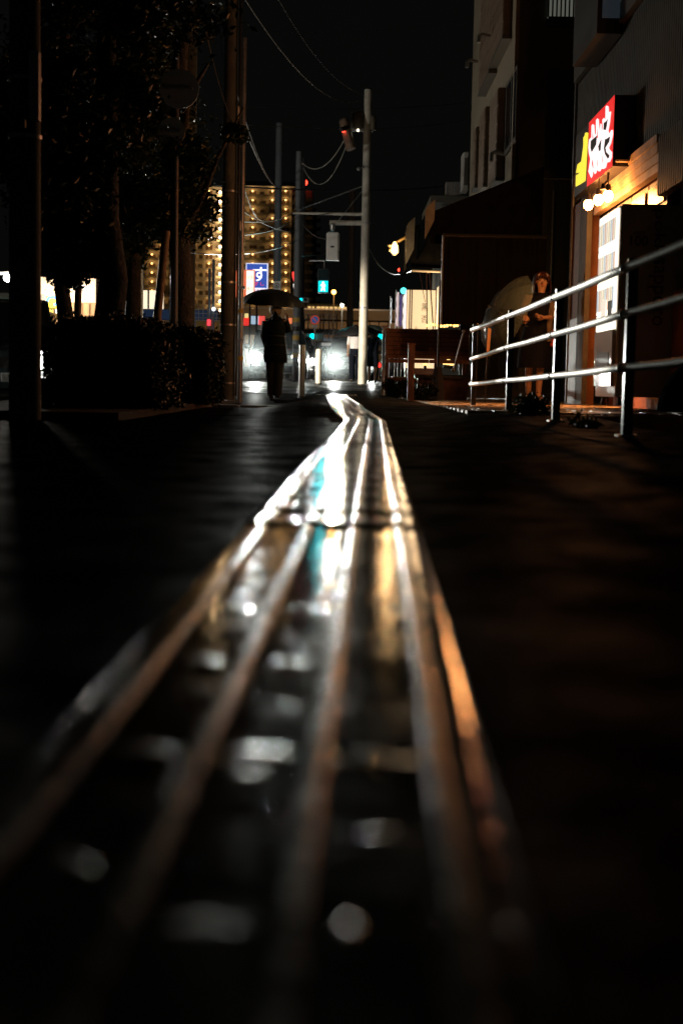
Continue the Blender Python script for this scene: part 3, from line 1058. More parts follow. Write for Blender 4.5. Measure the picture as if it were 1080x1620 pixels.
q0, q1 = W(866, 31, 24.3), W(914, -60, 24.3)
o = MB().box(q0.x, q1.x, 24.30, 24.34, q0.z, q1.z).build('lit_window', mat('pale_lit_glass', (.5, .5, .45), .4, emit=.10, ecol=(.8, .85, .7)), ap)
railing_bay(866, 914, -30, 31, 24.25, ap, m_darksteel, 7)
railing_bay(860, 906, 182, 270, 24.25, ap, m_darksteel, 9)
q0, q1 = W(862, 270, 24.3), W(905, 110, 24.3)
MB().box(q0.x, q1.x, 24.325, 24.345, q0.z, q1.z).build('window', m_glass, ap)
q = W(793, 290, 24.2)
MB().tube([V((q.x + .9, 24.3, 2.0)), V((q.x + .9, 24.3, 3.6))], .03, 8).build('downpipe', m_sidingd, ap, smooth=True)
# lower far block with roof boxes just left of the house
q0, q1 = W(731, 300, 34.5), W(742, 240, 34.5)
nb = thing('roof_box', (q0.x, 34.5, q0.z), 'small pale roof box beside the far edge of the apartment house', 'roof box')
MB().bev(q0.x, q1.x, 34.5, 35.2, q0.z, q1.z, .02).build('casing', mat('pale_metal', (.45, .45, .42), .5), nb)
MB().box(q0.x + .03, q1.x - .03, 34.46, 34.49, q0.z + .1, q1.z - .15).build('vent_panel', m_sidingd, nb)
q0, q1 = W(700, 320, 35.5), W(736, 289, 35.5)
lb = thing('low_roof_house', (q0.x, 35.5, g(2.5, 35)), 'low dark house roof between the awnings and the apartment house', 'building')
MB().box(q0.x, 4.5, 36.0, 39, g(2.5, 35), q0.z).build('wall', m_plaster2, lb)
MB().box(q0.x - .3, 4.5, 35.5, 39.3, q0.z + .002, q0.z + .16).build('roof', m_sidingd, lb)
for k in range(2):
    q = W(711 + k * 12, 288, 35.7)
    MB().bev(q.x - .1, q.x + .1, 35.6, 35.9, q0.z + .16, q.z, .02).build('roof_vent', m_steel, lb)

# ------------------------------------------------------------------ right: the shop building
SX = 2.90
m_orangewood = mat('orange_brown_paint', (.33, .12, .045), .55, var=.25, scale=5)
m_greypanel = mat('grey_column', (.10, .095, .08), .7, var=.2, scale=5, bump=.003, bscale=60)
m_soffit = mat('varnished_boards', (.55, .40, .24), .5, var=.3, scale=3)
shop = thing('shop_building', (SX, 12, .12), 'corrugated shop building with lit orange entrance under the red sign', 'building')
yn, yf_ = 9.0, 18.6
MB().box(SX + .06, 9, yn, yf_, 2.62, 9).build('wall', m_siding, shop)
# corrugated siding above the entrance (all ribs of one wall sheet)
b = MB()
k = 0
yy = yn
while yy < yf_ - .06:
    for (z0, z1) in ((2.66, 4.15), (4.40, 8.9)):
        b.box(SX + .02, SX + .058, yy, yy + .05, z0, z1)
    yy += .09
tag(b.build('siding_ribs', m_siding, shop), kind='stuff')
MB().box(SX - .04, SX + .057, yn, yf_ + .02, 4.17, 4.38).build('band', m_sidingd, shop)
MB().box(SX - .03, SX + .057, yf_ - .08, yf_ + .05, 4.4, 9).build('corner_trim', m_sidingd, shop)
# ground-floor wall pieces and the recess of the entrance
MB().box(SX + .0, SX + .2, 17.75, 18.55, .05, 2.6).build('end_pier', m_orangewood, shop)
MB().box(SX - .06, SX + .0, 17.1, 17.6, .05, 2.58).build('grey_column', m_greypanel, shop)
MB().box(SX + .25, SX + .35, 14.1, 17.0, .05, 2.5).build('entrance_panel', mat('red_brown_door', (.17, .045, .02), .4, var=.2), shop)
dr = MB().bev(SX + .18, SX + .25, 15.0, 15.9, .08, 2.1, .01).build('door', MATS['red_brown_door'], shop)
MB().ball((SX + .15, 15.1, 1.1), .025).build('door_knob', m_steel, dr, smooth=True)
MB().ball((SX + .15, 15.1, 1.25), .02).build('lock', m_steel, dr, smooth=True)
# timber beam and boards above the entrance, lit by the bulbs
for k in range(4):
    z = 2.30 + k * .085
    MB().box(SX - .02 - .012 * k, SX + .06, 13.42, 16.9, z, z + .078).build('fascia_board', m_soffit, shop)
for k in range(7):
    ya = 14.65 + k * .34
    MB().box(2.71, SX - .03, ya, ya + .33, 2.572, 2.590).build('soffit_board', m_soffit, shop)
# transom windows below the boards
for k in range(4):
    ya = 13.45 + k * .85
    f = MB().box(SX + .07, SX + .12, ya, ya + .80, 1.2, 2.28).build('window', m_sidingd, shop)
    MB().box(SX + .055, SX + .068, ya + .06, ya + .74, 1.26, 2.0).build('pane', m_glass, f)
    MB().box(SX + .05, SX + .066, ya + .06, ya + .74, 2.04, 2.22).build('transom', mat('amber_glass', (.6, .3, .1), .3), f)
MB().box(SX + .13, SX + .2, 9, 15.0, .05, 1.19).build('wainscot', m_orangewood, shop)
MB().box(SX - .02, SX + .055, 12.16, 13.4, 2.06, 2.61).build('near_wall', m_siding, shop)
b = MB()
for k in range(14):
    b.box(SX - .045, SX - .022, 12.22 + k * .085, 12.26 + k * .085, 2.06, 2.6)
b.build('ribbed_sheet', m_siding, shop)
MB().box(SX - .05, SX + .3, 9.0, 12.15, 2.4, 4.1).build('near_pier', m_siding, shop)
MB().box(SX + .50, SX + .7, 9.0, 13.2, .0, 2.4).build('set_back_wall', m_siding, shop)
# bay window box at the top of the far end
q0, q1 = W(938, 60, 15.8), W(975, -60, 15.8)
bw = MB().box(q0.x, SX + .0, 15.6, 17.2, q0.z, q1.z).build('bay_window', m_darksteel, shop)
MB().box(q0.x + .05, SX - .02, 15.57, 15.59, W(0, 18, 15.8).z, q1.z).build('pane', mat('blue_dim_glass', (.12, .16, .2), .3, emit=.02, ecol=(.5, .7, .9)), bw)
# downpipe at the far corner
q = W(903, 400, 18.7)
MB().tube([V((q.x, 18.66, .1)), V((q.x, 18.66, 8))], .03, 8).build('downpipe', m_steel, shop, smooth=True)

# the illuminated sign
SGX = 2.69
sg = thing('shop_sign', (SGX, 15.8, 2.7), 'glowing red and yellow box sign with white edged black lettering', 'sign')
d_n, d_f = 14.75, 17.15
zT, zB = W(968, 150, d_n).z, W(968, 263, d_n).z
MB().box(SGX, SX + .0, d_n, d_f, zB, zT).build('casing', m_black, sg)


def quad_uv(zx, zy):
    """position inside the sign face, from the traced shape of the sign"""
    v = (zy - 90) / 1135.0
    for _ in range(4):
        xl = 345 + (300 - 345) * v
        xr = 718 + (665 - 718) * v
        u = (zx - xl) / (xr - xl)
        yt_ = 410 + (90 - 410) * u
        yb_ = 1440 + (1225 - 1440) * u
        v = (zy - yt_) / (yb_ - yt_)
    return u, v


rk = 1.52                       # length of the red face


def face_pt(u, v, lift):
    # undo the foreshortening along the face
    yn_, yfr = d_n, d_n + rk
    d = 1 / (u / yn_ + (1 - u) / yfr) if u > -.9 else d_f
    return V((SGX - lift, min(d, d_f), zT + (zB - zT) * v))


def face_poly(name, pts, m, lift):
    P = [face_pt(*quad_uv(x, y), lift) for x, y in pts]
    c = MB(); c.add(P, [tuple(range(len(P)))])
    return c.build(name, m, sg)


MB().add([face_pt(0, 0, .004), face_pt(1, 0, .004), face_pt(1, 1, .004), face_pt(0, 1, .004)], [(0, 1, 2, 3)]).build('red_face', glow('sign_red_light', (.85, .022, .02), .95), sg)
MB().add([V((SGX - .004, d_f, zB)), V((SGX - .004, d_n + rk, zB)), V((SGX - .004, d_n + rk, zT)), V((SGX - .004, d_f, zT))], [(0, 1, 2, 3)]).build('grey_face', mat('grey_sign_face', (.08, .09, .09), .4), sg)
white_o = [(385, 470), (405, 455), (425, 480), (430, 620), (445, 640), (450, 410), (470, 385), (490, 410), (497, 590), (515, 480), (530, 500), (530, 620), (545, 560), (540, 430), (565, 410), (585, 440), (590, 240), (608, 225), (632, 250), (635, 340), (668, 340), (650, 500), (625, 640), (640, 690), (665, 640), (690, 650), (690, 720), (660, 850), (630, 910), (640, 950), (672, 1000), (670, 1080), (640, 1145), (600, 1140), (580, 1220), (545, 1230), (520, 1210), (500, 1250), (470, 1240), (455, 1210), (440, 1260), (420, 1270), (402, 1200), (388, 1290), (370, 1320), (345, 1240), (330, 1200), (360, 1000), (340, 900), (335, 800), (345, 690), (380, 660)]
face_poly('white_outline', white_o, glow('sign_white_light', (1, .86, .86), 1.25), .008)
for core in ([(375, 715), (465, 660), (455, 800), (425, 850), (410, 870), (385, 905), (370, 830)], [(530, 730), (515, 920), (490, 920), (480, 840), (510, 770)],
             [(625, 440), (608, 560), (595, 615), (560, 600), (565, 490), (600, 475)], [(580, 760), (600, 760), (655, 735), (640, 820), (585, 900), (595, 970), (640, 1040), (635, 1070), (615, 1090), (575, 1000), (560, 900)]):
    face_poly('letter_stroke', core, m_black, .012)
for red in ([(400, 1010), (408, 1180), (395, 1150), (385, 1080)], [(462, 1000), (470, 1190), (458, 1120)], [(405, 560), (412, 690), (398, 680)], [(470, 520), (478, 700), (462, 700)], [(540, 960), (548, 1160), (535, 1100)]):
    face_poly('letter_gap', red, MATS['sign_red_light'], .011)
yel = [(345, 568), (290, 575), (262, 585), (262, 615), (236, 650), (243, 760), (228, 900), (215, 1010), (150, 1050), (128, 1180), (200, 1178), (160, 1205), (130, 1210), (130, 1390), (200, 1368), (300, 1325)]
yv = glow('sign_yellow_light', (.95, .78, .05), 1.1)
P = []
for (x, y) in yel:
    u, v = quad_uv(x, y)
    f_ = (320 - x) / 190.0           # across the yellow part
    P.append(V((SGX - .008, d_n + rk + max(0, f_) * (d_f - d_n - rk - .1), zT + (zB - zT) * v)))
MB().add(P, [tuple(range(len(P)))]).build('yellow_shape', yv, sg)

lamp('AREA', 'sign_glow', (SGX - .05, 15.5, (zT + zB) / 2), 9, (1, .15, .08), .7, (0, 15.5, 2.0))

# three bulbs under the sign
for i, (px, py, d) in enumerate(((930, 324, 16.1), (946, 316, 15.5), (961, 310, 14.95))):
    q = W(px, py, d)
    t = thing('bulb_lamp', q, ['farthest and lowest of the three bulbs under the red sign', 'middle bulb of the three under the red sign', 'nearest bulb, right beside the vending machine top'][i], 'lamp', 'bulbs under the shop sign')
    MB().ball(q, .052, .052, .062).build('bulb', glow('bulb_glass', (1, .38, .09), 110), t, smooth=True)
    MB().loft([(q.x, q.y, q.z + .05, .035, .035), (q.x, q.y, q.z + .12, .025, .025)], 10).build('socket', m_black, t)
    MB().tube([q + V((0, 0, .12)), V((q.x, q.y, zB - .02))], .006, 6).build('cord', m_black, t)
    lamp('POINT', 'bulb_light', q - V((.03, 0, .13)), 28, (1, .36, .10), .05)
    lamp('SPOT', 'bulb_downlight', q - V((.03, 0, .16)), 560, (1, .36, .10), .05, (q.x - .6, q.y - .5, 0), 76, .8)
# small spotlight arm on the soffit
q = W(961, 285, 14.9)
t = thing('spot_arm', q, 'small dark spotlight bracket under the sign underside', 'lamp')
MB().tube([q + V((0, 0, .08)), q, q + V((-.05, -.03, -.05))], .012, 6).build('arm', m_black, t)
MB().loft([(q.x - .05, q.y - .03, q.z - .10, .03, .03), (q.x - .05, q.y - .03, q.z - .04, .018, .018)], 10).build('shade', m_black, t)

# vending machine
vx0 = W(977, 480, 13.3).x
vz1 = W(977, 322, 13.3).z
vm = thing('vending_machine', (vx0, 13.3, .12), 'drink vending machine seen from the side, its glowing front facing the street', 'vending machine')
m_vm = mat('brown_grey_vending_side', (.55, .50, .42), .5, var=.08)
MB().bev(vx0, vx0 + .72, 13.3, 14.35, .2, vz1, .015).build('cabinet', m_vm, vm)
for sx in (.06, .62):
    for sy in (.08, .9):
        MB().loft([(vx0 + sx, 13.3 + sy, .12, .035, .035), (vx0 + sx, 13.3 + sy, .2, .02, .02)], 8).build('foot', m_darksteel, vm)
m_vlit = glow('vending_light', (1, .93, .80), 1.5)
fx = vx0 - .004
zz = vz1
rows = [(vz1 - .345, vz1 - .03), (vz1 - .66, vz1 - .355), (vz1 - .98, vz1 - .67), (vz1 - 1.14, vz1 - .99)]
for i, (z0, z1) in enumerate(rows):
    f = MB().box(fx - .02, fx, 13.36, 14.29, z0, z1).build('display_row', m_vlit, vm)
    if i < 3:
        for k in range(9):
            ya = 13.40 + k * .098
            MB().box(fx - .026, fx - .0205, ya, ya + .075, z0 + .03, z0 + .24).build('drink_sample', mat('drink_%d' % ((k + i) % 4), [(.8, .75, .62), (.7, .5, .4), (.55, .65, .7), (.8, .7, .5)][(k + i) % 4], .3, emit=.75), f)  # samples glow by themselves, standing in for light from the display
MB().box(fx - .03, fx, 13.36, 14.29, .3, vz1 - 1.15).build('lower_panel', mat('vending_front', (.5, .5, .48), .25), vm)
MB().box(fx - .036, fx - .031, 13.42, 13.62, .9, 1.1).build('coin_panel', m_black, vm)
MB().box(fx - .036, fx - .031, 13.5, 14.1, .42, .62).build('delivery_flap', m_black, vm)
MB().box(fx - .038, fx - .032, 13.7, 13.95, .95, 1.12).build('poster', glow('small_poster_light', (1, .9, .75), .8), vm)
m_ink = mat('dark_red_ink', (.10, .02, .012), .6)
text_mesh('pokka', 'brand_lettering', m_ink, vm, (W(1040, 378, 13.3).x, 13.298, W(1040, 375, 13.3).z), (0, 0, -1), (1, 0, 0), .14, width=.50)
text_mesh('sapporo', 'brand_lettering', m_ink, vm, (W(1036, 470, 13.3).x, 13.298, W(1036, 462, 13.3).z), (0, 0, -1), (1, 0, 0), .14, width=.62)
text_mesh('100', 'price_number', m_ink, vm, (W(1010, 382, 13.3).x, 13.298, W(1010, 381, 13.3).z), (1, 0, 0), (0, 0, 1), .095, bold=.02)
text_mesh('100円', 'price_header', m_ink, vm, (W(1010, 371, 13.3).x, 13.298, W(1010, 369, 13.3).z), (1, 0, 0), (0, 0, 1), .04, bold=.02)
lamp('AREA', 'vending_glow', (fx - .08, 13.8, 1.3), 3, (1, .92, .8), .8, (0, 13.8, .9))
# second dark machine or cabinet at the frame edge and its slanted cover
q = W(1075, 600, 11.6)
cv = thing('covered_bicycle', (q.x, 11.6, .1), 'dark sheet covering a parked bicycle at the railing corner', 'bicycle cover')
b = MB()
secs = []
for k in range(9):
    a = k / 8
    secs.append((q.x + .35, 11.4 - .2 + .1 * math.sin(a * 6), .1 + .95 * a, .62 * (1 - a * .75) + .03 * math.sin(9 * a), .28 * (1 - .6 * a)))
b.loft(secs, 18)
b.build('cover', mat('dark_cover_sheet', (.008, .008, .008), .9, bump=.02, bscale=6, spec=0.0), cv, smooth=True)
MB().tube([V((q.x + .05, 11.1, .12)), V((q.x + .7, 11.1, .12))], .014, 6).build('hem_cord', mat('dark_cord', (.01, .01, .01), .9, spec=0.0), cv)

# awnings and terrace
m_canvas = mat('black_canvas', (.010, .010, .010), .9, var=.3, scale=6, bump=.004, bscale=50, spec=0.0)
m_canvas2 = mat('dark_brown_canvas', (.016, .015, .012), .9, var=.2, scale=4, spec=0.0)
m_paleedge = mat('pale_canvas_edge', (.33, .33, .30), .6, var=.2)


def awning(px_out, y_hi, y_lip, y_bot, d, dep, x_in, zin, label, edge_px):
    q = W(px_out, y_lip, d)
    zl_, zb_ = W(px_out, y_lip, d).z, W(px_out, y_bot, d).z
    t = thing('awning', (x_in, d, zb_), label, 'awning')
    xo = q.x
    b = MB()
    # sloping cloth, side cheek and valance
    b.prism([(0, zl_), (x_in - xo, zin), (x_in - xo, zin - .06), (.02, zl_ - .06)], Matrix.Translation((xo, d, 0)), dep)
    b.build('sloping_cloth', m_canvas, t)
    MB().prism([(0, zl_), (x_in - xo, zin - .061), (x_in - xo, zb_), (.06, zb_)], Matrix.Translation((xo, d - .012, 0)), .01).build('side_cheek', m_canvas, t)
    MB().box(xo - .02, xo - .001, d, d + dep, zb_, zl_ + .03).build('valance', m_canvas, t)
    e0 = W(edge_px, y_lip, d).x
    MB().prism([(0, zl_ + .04), (.03, zl_ + .10), (.14, zl_ + .20), (.13, zb_ + .32), (.0, zb_ + .05)], Matrix.Translation((xo - .035, d - .03, 0)), .012).build('pale_edge', m_paleedge, t)
    return t


aw1 = awning(676, 0, 338, 385, 20.5, 2.6, AX - .03, W(803, 262, 20.5).z, 'nearer black awning sloping from the apartment house over the terrace', 678)
aw2 = awning(646, 0, 362, 424, 24.6, 3.2, AX - .2, W(700, 300, 24.6).z, 'farther black awning with pale flared edge behind the nearer one', 646)
# bright underside rail of the far awning
a, c = W(651, 428, 24.5), W(697, 430, 24.5)
MB().tube([a, c], .022, 8).build('front_bar', m_whitepole, aw2, smooth=True)
# hanging dark side curtain
q0, q1 = W(697, 513, 20.2), W(905, 376, 20.2)
cu = thing('side_curtain', (q0.x, 20.2, q0.z), 'wide dark brown wind curtain hanging under the nearer awning', 'curtain')
b = MB()
nn = 60
for i in range(nn + 1):
    x = q0.x + (AX - q0.x) * i / nn
    off = .018 * math.sin(i * 1.1) + .01 * math.sin(i * 2.7)
    b.v += [V((x, 20.2 + off, q0.z)), V((x, 20.2 + off * .3, q1.z - .01))]
b.f += [(2 * i, 2 * i + 2, 2 * i + 3, 2 * i + 1) for i in range(nn)]
b.build('sheet', m_canvas2, cu, smooth=True)
MB().tube([V((q0.x, 20.2, q1.z)), V((AX, 20.2, q1.z))], .03, 8).build('top_rod', m_darksteel, cu)
MB().tube([V((q0.x, 20.2, q0.z)), V((q0.x, 20.2, q1.z))], .015, 8).build('edge_rod', m_steel, cu)
# lantern bracket on the far awning
br = thing('lantern_bracket', W(645, 378, 25.5), 'gold bracket lamp reaching out from the far awning', 'lamp')
MB().tube([W(648, 372, 25.5), W(622, 386, 25.5)], .03, 8).build('arm', mat('brass', (.7, .5, .2), .3, metal=.9), br, smooth=True)
q = W(624, 394, 25.4)
MB().loft([(q.x, q.y, q.z - .11, .02, .02), (q.x, q.y, q.z - .06, .07, .07), (q.x, q.y, q.z + .06, .06, .06), (q.x, q.y, q.z + .13, .02, .02)], 10).build('lantern', glow('lantern_glass', (1, .62, .22), 2.4), br, smooth=True)
for (px, py) in ((616, 389), (617, 396)):
    MB().ball(W(px, py, 25.4), .03).build('finial', MATS['brass'], br, smooth=True)
lamp('POINT', 'lantern_light', q + V((0, -.2, 0)), 30, (1, .6, .25), .05)
q = W(646, 398, 25.4); MB().ball(q, .05, .04, .09).build('side_bulb', MATS['lantern_glass'], br, smooth=True)
# red dot and cable on the right of the signal pole
q = W(631.5, 427, 60); o = MB().ball(q, .07).build('red_beacon', m_red, org=q, smooth=True); tag(o, 'tiny red light on the cable beside the far awning', 'lamp')

# cream lit sign panel
d = 31.0
q0, q1 = W(642, 520, d), W(691, 458, d)
z0 = g(1.5, d)
cp = thing('lit_sign_board', (q0.x, d, z0), 'cream illuminated shop board with black brush characters and brown stripes', 'sign')
m_cream = glow('cream_light', (1, .72, .40), .95)
MB().bev(q0.x, q1.x, d, d + .5, z0 + .3, q1.z, .02).build('casing', m_darkwood, cp)
MB().box(q0.x + .01, q1.x - .01, d - .012, d - .002, z0 + .5, q1.z - .02).build('lit_face', m_cream, cp)
MB().box(q0.x - .012, q0.x - .002, d, d + .5, z0 + .5, q1.z - .02).build('side_face', glow('pinkish_light', (1, .85, .8), 1.0), cp)
for px in (647.5, 650.8):
    x = W(px, 490, d).x
    MB().box(x - .012, x + .012, d - .02, d - .013, z0 + .5, q1.z - .02).build('brown_stripe', mat('stripe_ink', (.12, .03, .01), .5), cp)
for px in (689,):
    x = W(px, 490, d).x
    MB().box(x - .01, x + .01, d - .02, d - .013, z0 + .5, q1.z - .02).build('brown_stripe', MATS['stripe_ink'], cp)
q = W(671.5, 486, d); text_mesh('黒', 'brush_character', m_black, cp, (q.x, d - .013, q.z), (1, 0, 0), (0, 0, 1), .16, width=.14)
q = W(671, 505, d); text_mesh('否', 'brush_character', m_black, cp, (q.x, d - .013, q.z), (1, 0, 0), (0, 0, 1), .15, width=.14)
q = W(658, 517, d); text_mesh('店', 'brush_character', m_black, cp, (q.x, d - .013, q.z - .02), (1, 0, 0), (0, 0, 1), .06)
# striped purple and white banners next to it
d = 31.6
for i, (px0, px1, pt, pb, m_, lab) in enumerate(((631, 636, 466, 516, mat('violet_cloth', (.10, .07, .30), .7, emit=.12, ecol=(.3, .22, .6)), 'violet banner left of the cream lit board'),
                                                  (636.5, 641, 466, 520, glow('white_banner_light', (1, .9, .85), .9), 'narrow white banner touching the cream lit board'),
                                                  (626, 631, 462, 516, mat('pink_cloth', (.7, .5, .5), .7, emit=.5, ecol=(1, .8, .8)), 'ragged pale banner at the left of the violet one'),
                                                  (617.5, 619.5, 472, 512, glow('thin_banner', (.8, .9, .9), .7), 'thin pale banner edge farthest left of the lit board'))):
    a, c = W(px0, pb, d), W(px1, pt, d)
    t = thing('banner', (a.x, d, g(1.3, d)), lab, 'banner')
    b = MB()
    for k in range(11):
        z = a.z + (c.z - a.z) * k / 10
        w_ = .012 * math.sin(k * 1.9 + i)
        b.v += [V((a.x + w_, d, z)), V((c.x + w_ * .4, d + .02, z))]
    b.f = [(2 * k, 2 * k + 1, 2 * k + 3, 2 * k + 2) for k in range(10)]
    b.build('cloth', m_, t)
    MB().tube([V((a.x - .015, d, g(1.3, d))), V((a.x - .015, d, c.z + .05))], .01, 6).build('banner_pole', m_steel, t)
q = W(638, 460, 31.2); o = MB().ball(q, .07).build('teal_lamp', glow('teal_lamp_light', (.1, .8, .8), 2), org=q, smooth=True); tag(o, 'small teal lamp at the cream board corner', 'lamp')
q0, q1 = W(690.5, 520, 30.5), W(697, 452, 30.5)
t = thing('lit_post_board', (q0.x, 30.5, g(2.1, 30.5)), 'narrow glowing cream post beside the dark curtain', 'sign')
MB().bev(q0.x, q1.x, 30.5, 30.8, g(2.1, 30), q1.z, .03).build('panel', m_cream, t)
MB().box(q0.x + .02, q0.x + .04, 30.48, 30.495, q0.z, q1.z - .1).build('brown_stripe', MATS['stripe_ink'], t)
lamp('AREA', 'board_glow', (W(665, 490, 30.5).x, 30.6, 1.8), 25, (1, .7, .4), .8, (W(665, 490, 30).x, 20, .6))

# slatted timber fence / bench back
d = 22.0
xa, xb = W(610, 560, d).x, W(741, 560, d).x
fz = g(1.0, d)
fe = thing('slatted_fence', (xa, d, fz), 'dark red timber slat screen in front of the lit board', 'fence')
m_slat = mat('red_brown_slat', (.30, .12, .06), .5, var=.35, scale=6)
zs_t, zs_b = W(670, 520, d).z, W(670, 575, d).z
ns_ = 8
for k in range(ns_):
    z = zs_b + (zs_t - zs_b) * k / ns_
    gap = .009
    dy_ = .006 * (k % 2)
    for (x0, x1) in ((xa, xa + (xb - xa) * .52), (xa + (xb - xa) * .523, xb)):
        MB().box(x0, x1, d + dy_ + random.uniform(-.002, .002), d + .022 + dy_ * .3, z + gap / 2, z + (zs_t - zs_b) / ns_ - gap / 2).build('slat', m_slat, fe)
MB().box(xa + .02, xb - .02, d + .024, d + .0255, zs_b + .07, zs_t - .02).build('backing_board', m_black, fe)  # added sheet, blocks the lit board so the slat gaps stay dark
for px in (612, 648, 690, 735):
    x = W(px, 560, d).x
    MB().box(x - .03, x + .03, d + .026, d + .08, fz, zs_t).build('fence_post', m_darkwood, fe)
MB().box(xa, xb, d + .0, d + .05, W(0, 588, d).z - .03, W(0, 588, d).z + .03).build('lower_rail', m_darkwood, fe)
# white post at the fence end
q = W(607, 560, 22.4)
t = thing('white_post', (q.x, 22.4, fz), 'rough white post at the left end of the timber screen', 'post')
MB().tube([V((q.x, 22.4, fz)), V((q.x + .01, 22.4, (fz + W(0, 518, 22.4).z) / 2)), V((q.x, 22.4, W(607, 518, 22.4).z))], [.045, .04, .035], 10).build('shaft', m_white, t, smooth=True)
MB().bev(q.x - .05, q.x + .05, 22.35, 22.45, W(607, 518, 22.4).z + .001, W(607, 515, 22.4).z, .005).build('cap', m_white, t)
# short brown post in front of the screen
q = W(650, 580, 17.5)
gz = g(q.x, 17.5)
o = thing('timber_post', (q.x, 17.5, gz), 'short dark red post standing in front of the timber screen', 'post')
MB().bev(q.x - .04, q.x + .04, 17.46, 17.54, gz, W(650, 545, 17.5).z, .008).build('shaft', mat('weathered_brown_post', (.07, .03, .018), .6, var=.3), o)
MB().bev(q.x - .045, q.x + .045, 17.455, 17.545, W(650, 545, 17.5).z + .001, W(650, 543, 17.5).z, .005).build('cap', m_darkwood, o)
# parasol stand with folded arm
q = W(692, 590, 19.5)
gz = g(q.x, 19.5)
o = thing('parasol_stand', (q.x, 19.5, gz), 'grey wedge parasol base with slim pole before the timber screen', 'parasol stand')
MB().loft([(q.x, 19.5, gz, .10, .10), (q.x, 19.5, W(0, 590, 19.5).z, .085, .085), (q.x, 19.5, W(0, 567, 19.5).z, .045, .045)], 4).build('base', mat('grey_base', (.12, .12, .12), .6), o)
MB().tube([V((q.x, 19.5, W(0, 568, 19.5).z)), V((q.x, 19.5, W(0, 430, 19.5).z))], .014, 8).build('pole', m_darksteel, o)
MB().tube([W(733, 525, 19.4), W(717, 585, 19.4)], .014, 8).build('stay', m_steel, o)
MB().ball(W(733, 524, 19.4), .025).build('joint', m_steel, o, smooth=True)
MB().ball(W(717, 585, 19.4), .03).build('joint', m_steel, o, smooth=True)
# dark bench under it
q0, q1 = W(655, 618, 20.6), W(745, 594, 20.6)
o = thing('low_bench', (q0.x, 20.6, g(1.5, 20.6)), 'low dark bench behind the parasol base', 'bench')
MB().bev(q0.x, q1.x, 20.6, 21.0, q1.z - .05, q1.z, .01).build('seat', m_black, o)
MB().box(q0.x + .05, q1.x - .05, 20.68, 20.95, g(1.5, 20.6), q1.z - .051).build('bench_base', m_darkwood, o)
# terrace things glimpsed under the screen: glasses of warm candles
for i, (px, py, r_) in enumerate(((709, 573, .05), (714, 575, .04), (703, 574, .035), (735, 573, .04), (672, 576, .03))):
    q = W(px, py, 23)
    o = thing('candle_light', q - V((0, 0, .08)), ['warm globe lamp left of the grey stay rod', 'warm globe lamp touching the stay rod', 'small globe lamp beside the parasol base', 'warm globe lamp by the first railing post', 'tiny warm lamp under the middle of the timber screen'][i], 'lamp', 'warm globe lamps on the terrace')
    MB().ball(q, r_).build('globe', glow('globe_light', (1, .62, .2), 2.2), o, smooth=True)
    MB().loft([(q.x, q.y, q.z - r_ - .05, .03, .03), (q.x, q.y, q.z - r_ + .01, .02, .02)], 8).build('holder', m_black, o)
t = thing('terrace_table', (W(690, 585, 23.6).x, 23.6, g(1.5, 23.6)), 'long terrace table whose warm top shows under the screen', 'table')
tz = W(0, 584, 23.6).z
MB().box(W(620, 580, 23.6).x, W(735, 580, 23.6).x, 23.4, 24.0, tz - .04, tz).build('table_top', m_soffit, t)
for px in (632, 720):
    MB().box(W(px, 580, 23.6).x - .03, W(px, 580, 23.6).x + .03, 23.65, 23.71, g(1.5, 23.6), tz - .041).build('leg', m_darkwood, t)
lamp('POINT', 'terrace_light', (W(690, 560, 23.8).x, 24.2, 1.9), 22, (1, .6, .28), .08)
# warm string of lights above the screen
for i in range(11):
    q = W(676 + i * 5.3 + random.uniform(-1, 1), 514 + random.uniform(-1.5, 2), 26)
    o = MB().ball(q, .028).build('string_bulb', glow('string_light', (1, .55, .15), 3), org=q, smooth=True)
    tag(o, 'warm bulb in the light string above the timber screen', 'lamp', 'string of small warm bulbs')
# guy ropes in front of the cream board
for i, (x0, y0_, x1, y1_) in enumerate(((663, 430, 672, 478), (674.5, 428, 675, 521), (679, 430, 685, 521))):
    p, q = W(x0, y0_, 26), W(x1, y1_, 26)
    o = MB().tube([p, q], .006 if i == 0 else .012, 6).build('guy_rope', m_darkwood, org=q)
    tag(o, ['thinnest slanting rope ending at the black characters', 'straight vertical rope before the cream board', 'thick slanting rope with a knot before the cream board'][i], 'rope')
# plants at the pavement edge
def bush(px, d, r_, h, m_, n, label, ls=.03, name='low_shrub'):
    q = W(px, 612, d)
    gz = g(q.x, d)
    t = thing(name, (q.x, d, gz), label, 'plant')
    b = MB()
    c0 = [(V((random.uniform(-r_, r_) * .6, random.uniform(-.2, .2), random.uniform(.1, 1) * h)), random.uniform(.3, .6) * r_) for _ in range(9)]

    def f():
        c, rr = random.choice(c0)
        p = c + V((random.gauss(0, 1), random.gauss(0, 1), random.gauss(0, .8))) * rr * .45
        p.z = abs(p.z)
        return V((q.x, d, gz)) + p
    leaves(b, n, f, ls)
    tag(b.build('foliage', m_, t), kind='stuff')
    b = MB()
    for _ in range(7):
        e = V((random.uniform(-r_, r_) * .5, random.uniform(-.1, .1), h * .8))
        b.tube([V((q.x, d, gz)), V((q.x, d, gz)) + e], .004, 5)
    b.build('stem', m_bark, t)
    return t


